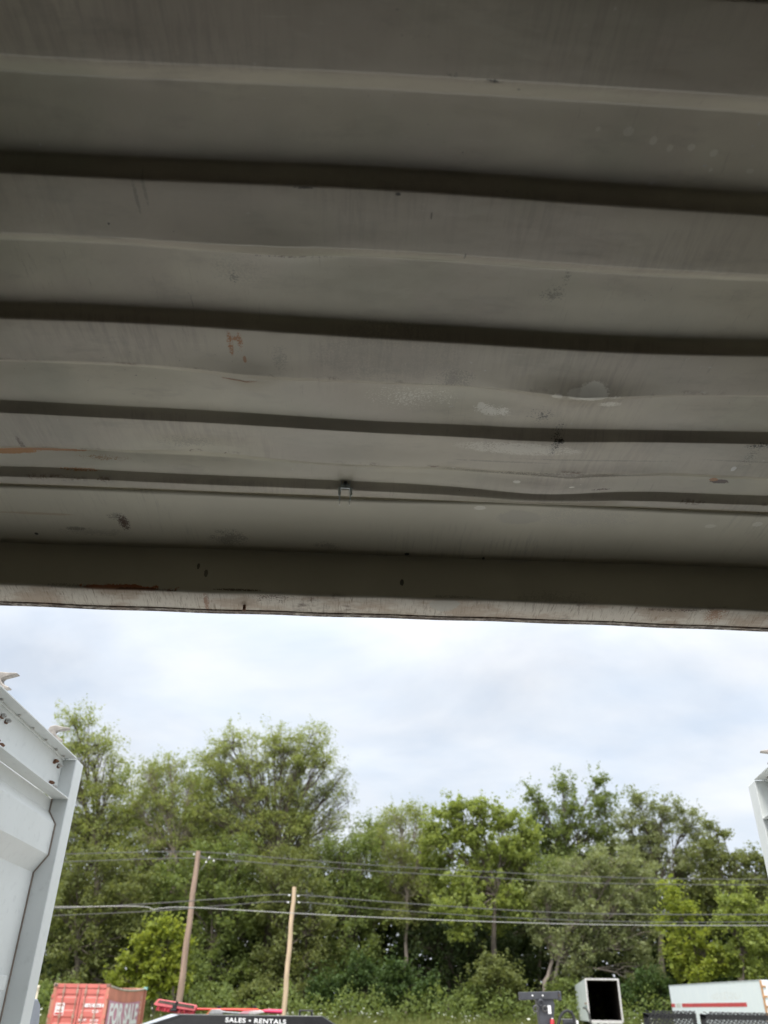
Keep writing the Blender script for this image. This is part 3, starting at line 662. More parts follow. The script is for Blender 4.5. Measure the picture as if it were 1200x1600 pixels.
tree('olive_tree', 'dull olive tree between the two utility poles and rightward', 'tree', TG, 79, (445, 1588), (450, 1480),
     [(430, 1350, 42, 34), (470, 1385, 40, 36), (425, 1420, 42, 40), (485, 1440, 40, 42), (440, 1490, 46, 44), (495, 1500, 36, 40), (450, 1545, 48, 32)], 'olive', size=.28, cl_r=.8, per=44, dens=1.0, trunk_r=.3)
tree('ash_tree', 'dark low-crowned tree right of the short pole, in the dip of the treetops', 'tree', TG, 82, (540, 1588), (540, 1480),
     [(530, 1330, 34, 28), (570, 1325, 34, 34), (520, 1385, 42, 36), (565, 1390, 42, 38), (545, 1450, 46, 44), (530, 1510, 44, 36), (575, 1500, 42, 40)], 'mid', size=.30, cl_r=.8, per=42, dens=1.0, trunk_r=.26)
tree('birch_tree', 'grey-green fine-leaved tree with a pale upright trunk, left of the lime tree', 'tree', TG, 83, (633, 1588), (636, 1400),
     [(625, 1280, 34, 32), (655, 1275, 30, 26), (592, 1310, 28, 30), (625, 1330, 42, 36), (665, 1320, 34, 36), (600, 1375, 40, 36), (650, 1385, 42, 32), (625, 1430, 40, 26)], 'willow', 'barkpale', size=.22, cl_r=.6, per=36, dens=1.05, trunk_r=.2, asp=.4, droop=.6)
tree('lime_green_tree', 'broad lime-green tree with drooping lower boughs, centre right', 'tree', TG, 78, (765, 1588), (775, 1400),
     [(700, 1270, 34, 26), (745, 1268, 40, 28), (790, 1282, 36, 28), (820, 1300, 24, 30), (680, 1310, 30, 34), (735, 1305, 34, 24), (785, 1325, 40, 28), (820, 1345, 26, 24), (715, 1385, 30, 26, -1), (700, 1425, 28, 26, -2), (745, 1420, 26, 24, -2), (720, 1455, 22, 22, -2), (790, 1400, 26, 26, -1), (810, 1425, 22, 20, -1)], 'lime', size=.30, cl_r=.62, per=36, dens=1.0, trunk_r=.28, asp=.7, droop=.5)
tree('hazel_tree', 'green rounded tree filling the gap behind the red container and leaning pole', 'tree', TG, 82.5, (270, 1588), (270, 1440),
     [(255, 1375, 46, 36), (225, 1430, 40, 36), (280, 1430, 40, 40), (255, 1480, 50, 36)], 'mid', size=.30, cl_r=.8, per=40, dens=1.0, trunk_r=.2)
tree('hazel_tree', 'olive rounded tree behind the short pole, below the wispy boughs', 'tree', TG, 83, (470, 1588), (480, 1440),
     [(465, 1350, 50, 34), (510, 1370, 44, 40), (440, 1380, 44, 40), (480, 1420, 50, 36)], 'olive', size=.28, cl_r=.8, per=40, dens=1.0, trunk_r=.2)
tree('hazel_tree', 'olive green tree filling in below the highest open-crowned tree on the right', 'tree', TG, 86, (860, 1588), (860, 1440),
     [(860, 1360, 50, 34), (810, 1385, 50, 34), (760, 1370, 44, 34), (950, 1370, 50, 34), (1000, 1400, 60, 34), (1080, 1400, 60, 34)], 'mid', size=.28, cl_r=.8, per=40, dens=1.0, trunk_r=.2)
tree('cherry_tree', 'loose green tree behind, filling the dip between the airy poplar and the tallest tree', 'tree', TG, 90, (250, 1588), (260, 1400),
     [(200, 1225, 34, 40), (245, 1225, 34, 34), (300, 1225, 40, 40), (225, 1290, 50, 40), (290, 1285, 50, 40), (340, 1290, 50, 40), (150, 1300, 50, 40)], 'mid', size=.28, cl_r=.8, per=34, dens=.9, trunk_r=.2, asp=.5)
tree('cherry_tree', 'loose green tree behind, in the skyline dip right of the tallest tree', 'tree', TG, 90, (580, 1588), (585, 1440),
     [(565, 1305, 30, 26), (600, 1290, 34, 30), (540, 1345, 40, 34), (600, 1345, 50, 40), (660, 1340, 50, 40), (560, 1410, 50, 40), (640, 1410, 50, 40)], 'mid', size=.28, cl_r=.8, per=36, dens=.95, trunk_r=.2, asp=.5)
tree('cherry_tree', 'loose green tree behind, between the lime-green tree and the open-crowned tree', 'tree', TG, 91, (840, 1588), (845, 1440),
     [(830, 1320, 34, 30), (865, 1335, 40, 34), (800, 1355, 44, 34), (950, 1320, 44, 36), (985, 1330, 40, 30), (760, 1340, 44, 40), (890, 1390, 60, 40), (800, 1420, 60, 44)], 'olive', size=.28, cl_r=.8, per=36, dens=.95, trunk_r=.2, asp=.5)
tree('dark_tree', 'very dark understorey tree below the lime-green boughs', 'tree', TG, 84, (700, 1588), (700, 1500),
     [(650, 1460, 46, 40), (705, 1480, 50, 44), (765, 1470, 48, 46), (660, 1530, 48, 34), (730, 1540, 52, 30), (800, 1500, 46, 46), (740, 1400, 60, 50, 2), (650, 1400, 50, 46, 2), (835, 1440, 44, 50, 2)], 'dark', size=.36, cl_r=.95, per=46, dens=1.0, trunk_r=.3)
tree('aspen_tree', 'tall open-crowned tree whose two rounded tops stand highest on the right', 'tree', TG, 88, (885, 1585), (882, 1330),
     [(830, 1240, 20, 24), (845, 1270, 24, 26), (880, 1225, 28, 26), (895, 1265, 34, 28), (935, 1220, 22, 22), (945, 1255, 26, 30), (870, 1300, 40, 24), (925, 1300, 34, 28), (900, 1340, 40, 26)], 'mid', size=.26, cl_r=.6, per=30, dens=1.0, trunk_r=.26, asp=.6)
tree('elm_tree', 'pale olive tree with a ragged rounded top, between the open-crowned tree and the right door', 'tree', TG, 85, (1035, 1585), (1030, 1390),
     [(1000, 1255, 28, 26), (1035, 1262, 34, 24), (985, 1290, 30, 30), (1030, 1300, 40, 30), (1075, 1285, 30, 32), (1100, 1315, 30, 26), (1000, 1345, 44, 34), (1060, 1350, 46, 36)], 'grey', size=.26, cl_r=.62, per=38, dens=1.05, trunk_r=.3, asp=.5)
tree('oak_tree', 'dark leafy tree at the right edge with twigs reaching up behind the right door', 'tree', TG, 82, (1160, 1588), (1150, 1420),
     [(1110, 1290, 14, 10), (1130, 1305, 14, 12), (1105, 1335, 34, 26), (1150, 1340, 34, 20), (1185, 1345, 24, 20), (1120, 1385, 44, 34), (1180, 1385, 40, 34), (1210, 1430, 40, 46), (1150, 1430, 44, 36), (1230, 1370, 40, 40)], 'olive', size=.28, cl_r=.62, per=40, dens=1.05, trunk_r=.28, asp=.6)
tree('ash_tree', 'large grey-olive tree with a forked trunk behind the black post', 'tree', TG, 77, (848, 1592), (868, 1500),
     [(905, 1360, 50, 38), (965, 1350, 46, 34), (850, 1390, 40, 34), (905, 1420, 54, 38), (970, 1410, 50, 38), (1010, 1380, 36, 30), (870, 1465, 46, 34), (935, 1470, 52, 36), (1000, 1460, 44, 40), (905, 1505, 40, 26), (1005, 1515, 40, 30)], 'grey', 'barkpale', size=.28, cl_r=.72, per=44, dens=1.05, trunk_r=.24, stems=2)
tree('yellow_vine_tree', 'vivid yellow-green slender tree cascading down right of the open box trailer', 'tree', TG, 72, (1100, 1592), (1085, 1480),
     [(1048, 1392, 18, 18), (1062, 1420, 24, 22), (1080, 1455, 28, 24), (1060, 1485, 30, 26), (1100, 1490, 34, 26), (1135, 1505, 30, 22), (1085, 1522, 40, 22)], 'yellow', size=.28, cl_r=.55, per=32, dens=1.0, trunk_r=.12, asp=.7)
tree('young_maple_tree', 'fresh green young tree at the right edge above the white trailer', 'tree', TG, 71, (1165, 1592), (1160, 1490),
     [(1155, 1405, 26, 22), (1145, 1440, 30, 26), (1185, 1430, 28, 26), (1165, 1475, 36, 28), (1200, 1480, 34, 30), (1180, 1515, 36, 22)], 'lime', size=.28, cl_r=.55, per=36, dens=1.0, trunk_r=.12, asp=.7)
SG = 'shrubs along the foot of the trees'
shr = [(772, 1520, 40, 40, 'olive', 'dense olive shrub hiding the foot of the lime-green tree'), (505, 1545, 36, 34, 'deep', 'broad deep green shrub right of the short pole'), (560, 1530, 40, 50, 'deep', 'tall deep green shrub in the centre, second right of the short pole'),
       (620, 1535, 40, 46, 'deep', 'rounded blue-green shrub under the pale-trunked tree'), (668, 1550, 32, 34, 'deep', 'small shrub right of the rounded blue-green one'),
       (742, 1560, 40, 30, 'mid', 'light green shrub below the lime tree'), (795, 1545, 34, 38, 'olive', 'olive shrub left of the black post'),
       (880, 1555, 36, 34, 'mid', 'bushy green shrub between the black post and the open box trailer'), (1015, 1545, 44, 46, 'deep', 'dark glossy shrub between the open box trailer and the white trailer'),
       (335, 1560, 40, 26, 'mid', 'soft green shrub behind the broom head'), (400, 1555, 36, 30, 'olive', 'olive shrub between the poles above the broom handle'), (70, 1560, 34, 28, 'mid', 'green shrub left of the red container'), (300, 1520, 26, 44, 'mid', 'upright green shrub just right of the leaning pole'),
       (1120, 1545, 60, 26, 'deep', 'dark hedge-like shrub behind the white trailer')]
for i, (px, py, rx, ry, lf, lab) in enumerate(shr):
    tree('shrub', lab, 'shrub', SG, 73+(i*37 % 5)*.6, (px, 1590), (px, 1582), [(px-rx*.4, py+ry*.25, rx*.62, ry*.7), (px+rx*.4, py+ry*.2, rx*.62, ry*.7), (px, py-ry*.3, rx*.6, ry*.6)], lf, size=.24, cl_r=.5, per=34, dens=1.1, trunk_r=.06, asp=.6, twig=.012)

# the wood behind, one mass
def stuff_leaves(name, label, Y0, Y1, x0, x1, top_fn, n, size, leaf):
    x = rng.uniform(x0, x1, n); y = rng.uniform(Y0, Y1, n); u = rng.uniform(0, 1, n)
    zt = top_fn(x); z0 = gz(x, y); z = z0+u*(zt-z0)+rng.normal(size=n)*.3
    o = leaves_mesh(name, np.stack([x, y, z], 1), size, .75, LM[leaf], None, .2); tag(o, label, 'woodland', None, 'stuff'); return o
def wood_top(x):
    return 13.2+1.6*np.sin(x*.31)+1.1*np.sin(x*.83+1)+.6*np.sin(x*2.1)
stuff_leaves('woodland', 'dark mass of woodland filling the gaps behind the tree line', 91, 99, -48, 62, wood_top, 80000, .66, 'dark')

# grass, weeds and flowers of the field
def blades(name, label, n, Y0, Y1, x0, x1, h, mat, wd=.02):
    x = rng.uniform(x0, x1, n); y = Y0+(Y1-Y0)*rng.uniform(0, 1, n)**1.0; z = gz(x, y)-.02
    H = h*rng.uniform(.5, 1.3, n)*(1+.35*np.sin(x*1.3+y)); a = rng.uniform(0, 6.28, n); ln = rng.normal(size=(n, 2))*.22
    b = np.stack([x, y, z], 1); sd_ = np.stack([np.cos(a), np.sin(a), a*0], 1)*wd
    tip = b+np.stack([ln[:, 0]*H, ln[:, 1]*H, H], 1)
    V = np.stack([b-sd_, b+sd_, tip], 1).reshape(-1, 3)
    me = bpy.data.meshes.new(name); me.vertices.add(3*n); me.vertices.foreach_set('co', V.astype(np.float32).ravel())
    me.loops.add(3*n); me.loops.foreach_set('vertex_index', np.arange(3*n, dtype=np.int32)); me.polygons.add(n)
    me.polygons.foreach_set('loop_start', np.arange(0, 3*n, 3, dtype=np.int32)); me.polygons.foreach_set('loop_total', np.full(n, 3, dtype=np.int32)); me.update(calc_edges=True)
    o = link(name, me, mat); tag(o, label, 'grass', None, 'stuff'); return o
blades('meadow_grass', 'long yellow-green meadow grass in front of the trees', 60000, 46, 80, -38, 44, .55, LM['weed'], .035)
n = 700
cx = rng.uniform(-30, 36, 260); cy = rng.uniform(66, 73, 260); keep = np.sin(cx*.9)+np.sin(cx*.37+2) > -.3
cx, cy = cx[keep], cy[keep]; k = rng.integers(0, len(cx), n)
wx = cx[k]+rng.normal(size=n)*.35; wy = cy[k]+rng.normal(size=n)*.4; wz = gz(wx, wy)+rng.uniform(.45, .95, n)
MT['petal'] = simple('white_petals', (.55, .57, .48), .8, 0, .1, 3)
o = leaves_mesh('wildflowers', np.stack([wx, wy, wz], 1), .13, .9, MT['petal'], None, 1.2); tag(o, 'scattered white wildflower heads among the grass below the trees', 'flowers', None, 'stuff')
stuff = stuff_leaves('undergrowth', 'low tangle of weeds along the foot of the trees', 70, 76, -34, 46, lambda x: gz(x, 74+x*0)+1.6+.5*np.sin(x*1.1)+.4*np.sin(x*2.7), 26000, .24, 'mid')
stuff['category'] = 'weeds'

# ------------------------------------------------------------------ poles and wires
def pole(top, low, Y, rt, rb, mat, label):
    a = at(top[0], top[1], Y); b = at(low[0], low[1], Y); d = (a-b)/(a[2]-b[2]); bx = a-d*(a[2]-gz(a[0], Y)+.2)
    root = empty('utility_pole', tuple(bx)); tag(root, label, 'utility pole', 'wooden utility poles')
    mb = MB(); P = [bx+(a-bx)*t-bx for t in np.linspace(0, 1, 14)]
    mb.tube([P[i]+np.array([.02*sin(i*1.7), 0, 0]) for i in range(14)], list(np.linspace(rb, rt, 14)), 14); mb.build('pole', mat, root)
    return root, a, bx
Y1 = 50
pr1, a1, b1 = pole((310, 1330), (281, 1558), Y1, .135, .185, MT['wood'], 'taller dark weathered wooden utility pole, leaning, behind the broom head')
def rel(p, b): return tuple(np.array(p)-b)
q = at(316, 1341, Y1-.1)
mb = MB(); mb.box(rel(q+np.array([.16, -.05, .02]), b1), (.62, .07, .07), Matrix.Rotation(radians(18), 3, 'Y')); mb.tube([rel(q+np.array([.38, -.05, -.05]), b1), rel(q+np.array([.02, -.05, -.62]), b1)], .03, 6); mb.build('crossarm', MT['wire'], pr1)
for pxy in ((327, 1341), (334, 1346), (303, 1336), (322, 1348)):
    p = at(pxy[0], pxy[1], Y1-.2); mb = MB(); mb.tube([rel(p, b1), rel(p+np.array([0, 0, .09]), b1)], [.045, .03], 8); mb.build('insulator', MT['textwhite'], pr1)
Y2 = 47
pr2, a2, b2 = pole((460, 1386), (444, 1575), Y2, .105, .135, MT['wood2'], 'shorter pale new wooden utility pole to the right of the taller one')
for pxy in ((452, 1399), (466, 1400), (450, 1410), (467, 1410)):
    p = at(pxy[0], pxy[1], Y2-.12); mb = MB(); mb.tube([rel(p-np.array([.05, 0, 0]), b2), rel(p+np.array([.05, 0, 0]), b2)], [.03, .03], 8); mb.build('insulator', MT['textwhite'], pr2)
def wire(pts, r, mat, label):
    ctrl = [at(*p) for p in pts]; P = []
    for i in range(len(ctrl)-1):
        p0 = ctrl[max(i-1, 0)]; p1 = ctrl[i]; p2 = ctrl[i+1]; p3 = ctrl[min(i+2, len(ctrl)-1)]
        for t in np.linspace(0, 1, 8, endpoint=False):
            P.append(.5*((2*p1)+(-p0+p2)*t+(2*p0-5*p1+4*p2-p3)*t*t+(-p0+3*p1-3*p2+p3)*t**3))
    P.append(ctrl[-1]); O = P[0].copy()
    mb = MB(); mb.tube([p-O for p in P], r, 6); o = mb.build('wire', mat); o.location = tuple(O); tag(o, label, 'wire', 'overhead wires')
wire([(-60, 1337, 52), (120, 1334, 51), (300, 1331, 50), (450, 1342, 50), (600, 1353, 50), (760, 1362, 50), (900, 1369, 50), (1050, 1373, 50), (1260, 1374, 50)], .022, MT['wire'], 'topmost overhead wire, running through the top of the leaning pole')
wire([(-60, 1349, 52), (120, 1346, 51), (303, 1341, 50), (450, 1352, 50), (600, 1362, 50), (760, 1371, 50), (900, 1379, 50), (1050, 1382, 50), (1260, 1383, 50)], .022, MT['wire'], 'second overhead wire from the top, just below the topmost one')
wire([(-40, 1421, 50), (100, 1419, 49), (250, 1411, 48), (350, 1404, 47.5), (452, 1398, 47), (600, 1409, 47), (760, 1420, 47), (900, 1427, 47), (1050, 1429, 47), (1260, 1429, 47)], .024, MT['wire'], 'third overhead wire, meeting the short pole nearest its top')
wire([(-40, 1436, 50), (100, 1430, 49), (250, 1423, 48), (350, 1415, 47.5), (452, 1409, 47), (600, 1421, 47), (760, 1432, 47), (900, 1438, 47), (1050, 1441, 47), (1260, 1440, 47)], .02, MT['wire'], 'fourth overhead wire, meeting the short pole a little lower')
wire([(-40, 1414, 44), (80, 1417, 44), (190, 1416, 44), (228, 1417, 44), (240, 1421, 44), (254, 1419, 44), (300, 1418, 44), (460, 1427, 44), (600, 1434, 44), (760, 1440, 44), (900, 1444, 44), (1050, 1446, 44), (1260, 1446, 44)], .019, MT['cable'], 'lowest and brightest overhead cable, silvery with a small kink at the left')

# ------------------------------------------------------------------ lettering
def text(name, s, size, mat, parent, loc, rot=(pi/2, 0, 0), sx=1., bold=.0, align='CENTER', sp=1.):
    cu = bpy.data.curves.new(name, 'FONT'); cu.body = s; cu.size = size; cu.extrude = .002; cu.offset = bold; cu.align_x = align; cu.space_character = sp
    t = bpy.data.objects.new(name, cu); C.objects.link(t)
    dg = bpy.context.evaluated_depsgraph_get(); me = bpy.data.meshes.new_from_object(t.evaluated_get(dg)); bpy.data.objects.remove(t); bpy.data.curves.remove(cu)
    me.materials.clear(); o = link(name, me, mat, parent); o.location = loc; o.rotation_euler = rot; o.scale = (sx, 1, 1); return o

# ------------------------------------------------------------------ red container
D = 44.; c0 = at(171, 1538, D*cos(radians(13.706)))
th = radians(4.13); RZ = -th
tz = c0[2]; Hc = 2.75; gzr = tz-Hc
rc = empty('red_container', (c0[0], c0[1], gzr), RZ); tag(rc, 'faded red shipping container with closed doors and a for sale banner on its side', 'container')
# local: corner edge nearest the camera at the origin, doors from x=-2.44 to 0 on y=0, side wall along x=0 going back in y
# the side must be visible from the camera: it recedes in +y on the right hand
mb = MB(); mb.span((-2.44, .05, 0), (-2.40, 6.06, Hc-.04)); mb.span((-2.40, 6.0, 0), (0, 6.06, Hc-.04)); mb.build('wall', MT['redwall'], rc)
P = []; y = .12; k = 0
while y < 5.95:
    P.append((-.036 if k % 4 in (0, 3) else -.005, y)); y += (.07, .068, .07, .068)[k % 4]; k += 1
mb = MB(); V = []
for q in P: V += [(q[0], q[1], .12), (q[0], q[1], Hc-.10)]
mb.add(V, [(2*i, 2*i+2, 2*i+3, 2*i+1) for i in range(len(P)-1)]); mb.build('side_wall', MT['redwall'], rc)
mb = MB()
n_ = 14
pts = [(-.03, .06+5.94*i/n_, Hc-.06-.13*sin(pi*i/n_)) for i in range(n_+1)]
mb.tube(pts, .05, 6); mb.build('top_rail', simple('teal_worn_rail', (.33, .30, .25), .6, 0, .4, 3), rc)
mb = MB(); V = []
for i in range(n_+1): V += [(-.03, pts[i][1], pts[i][2]+.03), (-2.42, pts[i][1], pts[i][2]+.03)]
mb.add(V, [(2*i, 2*i+2, 2*i+3, 2*i+1) for i in range(n_)]); mb.build('roof', MT['redwall'], rc)
mb = MB(); mb.span((-2.44, -.005, Hc-.16), (0, .06, Hc)); mb.build('header', MT['red'], rc, bevel=.01)
for (x, y) in ((-2.42, 0), (-.02, 0), (-.02, 6.0), (-2.42, 6.0)):
    mb = MB(); mb.box((x, y+.03, Hc/2-.02), (.13, .13, Hc-.1)); mb.build('corner_post', MT['redwall'], rc, bevel=.01)
    mb = MB(); mb.box((x, y+.03, Hc-.045), (.18, .18, .12)); mb.build('corner_casting', simple('casting_%d' % (x*10+y), (.25, .5, .48) if (x > -1 and y > 1) else (.42, .30, .24) if x < -1 else (.2, .12, .09), .7, 0, .3, 8), rc, bevel=.02)
mb = MB(); mb.tube([(-2.40, -.075, Hc-.06), (-2.40, -.07, Hc-.06)], .055, 10); mb.build('casting_hole', MT['dark_in'], rc)
for side in (0, 1):
    x0 = -2.36 if side == 0 else -1.20; x1 = x0+1.13
    dd = empty('door'); dd.parent = rc
    mb = MB(); zt = Hc-.19; mb.span((x0, .02, .12), (x1, .05, zt))
    mb.span((x0, -.012, .12), (x0+.09, .02, zt)); mb.span((x1-.09, -.012, .12), (x1, .02, zt)); mb.span((x0+.09, -.012, zt-.20), (x1-.09, .02, zt))
    z = zt-.36
    for j in range(5):
        if z > .3: 
            poly = [(.02, z+.06), (-.012, z), (-.012, z-.20), (.02, z-.26)]
            mb.prism(poly, x0+.09, x1-.09, ax=0)
        z -= .50
    o = mb.build('door', MT['red'], rc, bevel=.006)
    bpy.data.objects.remove(dd)
    for u in ((x0+.36, x1-.16) if side == 0 else (x0+.20, x1-.38)):
        m2 = MB(); m2.tube([(u, -.05, .1), (u, -.05, Hc-.02)], .024, 8); rd = m2.build('lock_rod', MT['redrod'], o)
        for zz in (zt-.10, zt-1.05):
            m3 = MB(); m3.box((u, -.04, zz), (.10, .06, .16)); m3.build('rod_bracket', MT['redrod'], o, bevel=.01)
mb = MB(); mb.span((-1.235, -.02, .12), (-1.215, .0, Hc-.19)); mb.build('door_gasket', simple('gasket_dark', (.16, .04, .04), .7), rc)
for x in (-2.47, .02):
    for zz in (Hc-.5, Hc-1.25, Hc-2.0):
        mb = MB(); mb.box((x, -.03, zz), (.08, .07, .14)); mb.build('hinge', MT['red'], rc, bevel=.01)
mb = MB(); mb.tube([(-2.50, -.03, Hc-.40), (-2.51, -.03, .2)], .03, 6); mb.build('side_bar', MT['redrod'], rc)
for (z, w_, h_, m_) in ((Hc-.83, .40, .17, 'textwhite'), (Hc-1.06, .40, .30, 'textwhite')):
    mb = MB(); mb.box((-2.06, -.016, z), (w_, .004, h_)); mb.build('placard', MT[m_], rc)
for z, s_, sz_ in ((Hc-.83, 'DANGER', .10), (Hc-1.02, 'CAUTION', .075)):
    text('placard_text', s_, sz_, simple('placard_red', (.35, .05, .04), .7), rc, (-2.06, -.021, z-.03), sx=.8, bold=.003)
mb = MB(); mb.box((-2.06, -.0195, Hc-1.15), (.34, .003, .08)); mb.build('placard_stripe', simple('stripe_red', (.55, .06, .06), .6), rc)
text('lettering', 'GSTU 802775 8', .17, MT['textwhite'], rc, (-.53, -.016, Hc-.88), sx=.78, bold=.011)
text('lettering', '22G1', .15, MT['textwhite'], rc, (-.42, -.016, Hc-1.10), sx=.85, bold=.006)
for j, (a_, b_) in enumerate((('MAX. WT.', '30.480 KGS'), ('', '67.200 LBS'), ('TARE', '2.280 KGS'), ('', '5.030 LBS'), ('PAYLOAD', '28.200 KGS'), ('', '62.170 LBS'), ('CU. CAP.', '33.2 CU.M.'), ('', '1.170 CU.FT.'))):
    if a_: text('lettering', a_, .13, MT['textwhite'], rc, (-.93, -.016, Hc-1.42-.135*j), sx=.62, bold=.004)
    text('lettering', b_, .115, MT['textwhite'], rc, (-.42, -.016, Hc-1.42-.135*j), sx=.66, bold=.003)
# banner on the side wall
bn = empty('banner', (0, 0, 0)); bn.location = (c0[0], c0[1], gzr); bn.rotation_euler = (0, 0, RZ); tag(bn, 'purple-pink for sale banner in white capitals hung on the red container side', 'banner')
MT['banner'] = simple('banner_magenta', (.52, .26, .34), .6, 0, .12, 3); MT['bannerlow'] = simple('banner_picture', (.45, .52, .42), .6, 0, .30, 4)
def sheet(z0, z1, mat, nm, x=.03):
    mb = MB(); V = []; nn = 20
    for i in range(nn+1):
        y = .25+4.85*i/nn; sg = .10*sin(pi*i/nn)*(1 if z1 > Hc-1 else .3)
        V += [(x+.012*sin(i*1.3), y, z0), (x+.012*sin(i*1.3), y, z1-sg)]
    mb.add(V, [(2*i, 2*i+2, 2*i+3, 2*i+1) for i in range(nn)]); b3 = mb.build(nm, mat, bn); 
    m = b3.modifiers.new('thick', 'SOLIDIFY'); m.thickness = .004; return b3
sheet(Hc-1.62, Hc-.60, MT['banner'], 'banner_sheet'); sheet(Hc-2.5, Hc-1.66, MT['bannerlow'], 'banner_picture'); sheet(Hc-1.70, Hc-1.62, MT['textwhite'], 'banner_border', .032)
text('lettering', 'FOR SALE', 1.12, MT['textwhite'], bn, (.052, 2.68, Hc-1.53), rot=(pi/2, 0, pi/2), sx=.93, bold=.04)
for j, s_ in enumerate(('2', '2', '0', '8')):
    text('lettering', s_, .2, MT['textwhite'], rc, (.03, 5.35, Hc-.5-.22*j), rot=(pi/2, 0, pi/2))

# ------------------------------------------------------------------ tan container sliver at the left
c1 = at(62, 1540, 40.); g1 = gz(c1[0]-1, 40)
tcn = empty('tan_container', (c1[0], c1[1], g1), radians(19.5)); tag(tcn, 'cream coloured container standing behind the left door', 'container')
hh = c1[2]-g1
MT['tan'] = simple('tan_paint', (.66, .60, .47), .6, 0, .08, 2, rust=.06)
mb = MB(); V = []; P = []; x = 0.; k = 0
while x > -2.4: P.append((x, (.0 if k % 4 in (0, 3) else .03))); x -= (.09, .02, .09, .02)[k % 4]; k += 1
for q in P: V += [(q[0], q[1], .05), (q[0], q[1], hh-.1)]
mb.add(V, [(2*i, 2*i+2, 2*i+3, 2*i+1) for i in range(len(P)-1)]); mb.build('end_wall', MT['tan'], tcn)
mb = MB(); mb.span((-2.44, .035, .0), (0, 6.0, hh-.05)); mb.build('body', MT['tan'], tcn)
mb = MB(); mb.span((-2.44, -.03, hh-.12), (0, .035, hh-.02)); mb.build('top_rail', MT['tan'], tcn, bevel=.01)
for x in (-.09, -.36, -2.35):
    mb = MB(); mb.box((x, .02, hh-.04), (.20 if x > -1 else .18, .18, .10)); mb.build('corner_casting', simple('cream_casting', (.70, .62, .48), .5, 0, .1, 8), tcn, bevel=.03)

# ------------------------------------------------------------------ open box trailer
pB = at(914, 1530, 60.); wB = 2.12; RB = 0.
top = pB[2]; bot = at(914, 1596, 60.)[2]; hB = top-bot
bt = empty('box_trailer', (pB[0], pB[1], gz(pB[0], 60)+.0), radians(-11.6)); tag(bt, 'white box trailer with its open rear showing a black interior', 'trailer')
z0 = bot-bt.location.z; z1 = z0+hB; LB = 15.
mb = MB(); mb.span((0, .05, z0), (.05, LB, z1)); mb.build('side_wall', MT['white'], bt)
mb = MB(); mb.span((wB-.05, .05, z0), (wB, LB, z1)); mb.build('side_wall', MT['white'], bt)
mb = MB(); mb.span((0, .05, z1), (wB, LB, z1+.03)); mb.build('roof', MT['white'], bt)
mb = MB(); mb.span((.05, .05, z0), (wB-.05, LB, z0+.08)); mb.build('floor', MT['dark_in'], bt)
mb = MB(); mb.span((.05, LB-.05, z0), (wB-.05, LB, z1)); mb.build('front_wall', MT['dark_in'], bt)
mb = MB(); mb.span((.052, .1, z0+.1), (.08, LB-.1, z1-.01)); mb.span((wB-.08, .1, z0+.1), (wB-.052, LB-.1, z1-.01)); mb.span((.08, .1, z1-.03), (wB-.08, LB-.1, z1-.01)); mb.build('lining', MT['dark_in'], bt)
MT['frame'] = simple('rear_frame_paint', (.58, .56, .56), .5, 0, .12, 5, rust=.28, rustcol=(.30, .17, .10))
mb = MB(); mb.span((-.02, -.02, z0-.02), (.085, .05, z1+.05)); mb.span((wB-.085, -.02, z0-.02), (wB+.02, .05, z1+.05)); mb.span((.085, -.02, z1-.05), (wB-.085, .05, z1+.05)); mb.span((.085, -.02, z0-.1), (wB-.085, .05, z0+.08)); mb.build('rear_frame', MT['frame'], bt, bevel=.01)
for k, cc in enumerate(((.45, .24, .16), (.25, .36, .38))):
    mb = MB(); mb.box((-.012, 1.8, z0+1.0-.18*k), (.01, 2.6, .07)); mb.build('side_marking', simple('marking_%d' % k, cc, .6), bt)
mb = MB(); mb.box((wB/2, .2, z0-.25), (wB-.3, .12, .16)); mb.build('bumper', MT['frame'], bt, bevel=.01)
for x, c_ in ((.35, MT['textwhite']), (.75, MT['textwhite']), (1.25, MT['frame']), (1.9, MT['redrod'])):
    mb = MB(); mb.box((x, .04, z0-.16), (.26, .06, .1)); mb.build('tail_lamp', c_, bt, bevel=.01)
mb = MB(); mb.span((.5, .3, z0-.3), (.65, LB, z0-.02)); mb.span((wB-.65, .3, z0-.3), (wB-.5, LB, z0-.02)); mb.build('chassis', MT['black'], bt)
for y in (1.6, 2.8):
    for x in (.2, wB-.2):
        mb = MB(); mb.tube([(x-.14, y, .5), (x+.14, y, .5)], .5, 20); wl = mb.build('wheel', MT['rubber'], bt, bevel=.03)
        mb = MB(); mb.tube([(x-.15, y, .5), (x+.15, y, .5)], .26, 16); mb.build('rim', MT['frame'], wl)
mb = MB(); mb.tube([(-.35, -.6, z0+.75), (-.15, -.6, z0+.7), (-.02, -.6, z0+.45), (.06, -.6, z0-.1), (.06, -.6, -.05)], .06, 8); so_ = mb.build('bent_pipe', MT['wire']); so_.location = bt.location; so_.rotation_euler = bt.rotation_euler; tag(so_, 'bent grey pipe standing against the left corner of the open box trailer', 'pipe')

# ------------------------------------------------------------------ white storage trailer, right
pA = at(1045, 1541, 66.); pC_ = at(1187, 1531, 0.805*66)
vec = pA-pC_; LT = hypot(vec[0], vec[1]); angT = atan2(-vec[0], vec[1])
gt = gz(pC_[0], pC_[1]); wt = empty('white_trailer', (pC_[0], pC_[1], gt), angT); tag(wt, 'long white trailer with a red stripe along its side, behind the mesh ramps', 'trailer')
HT = (pC_[2]+pA[2])/2-gt
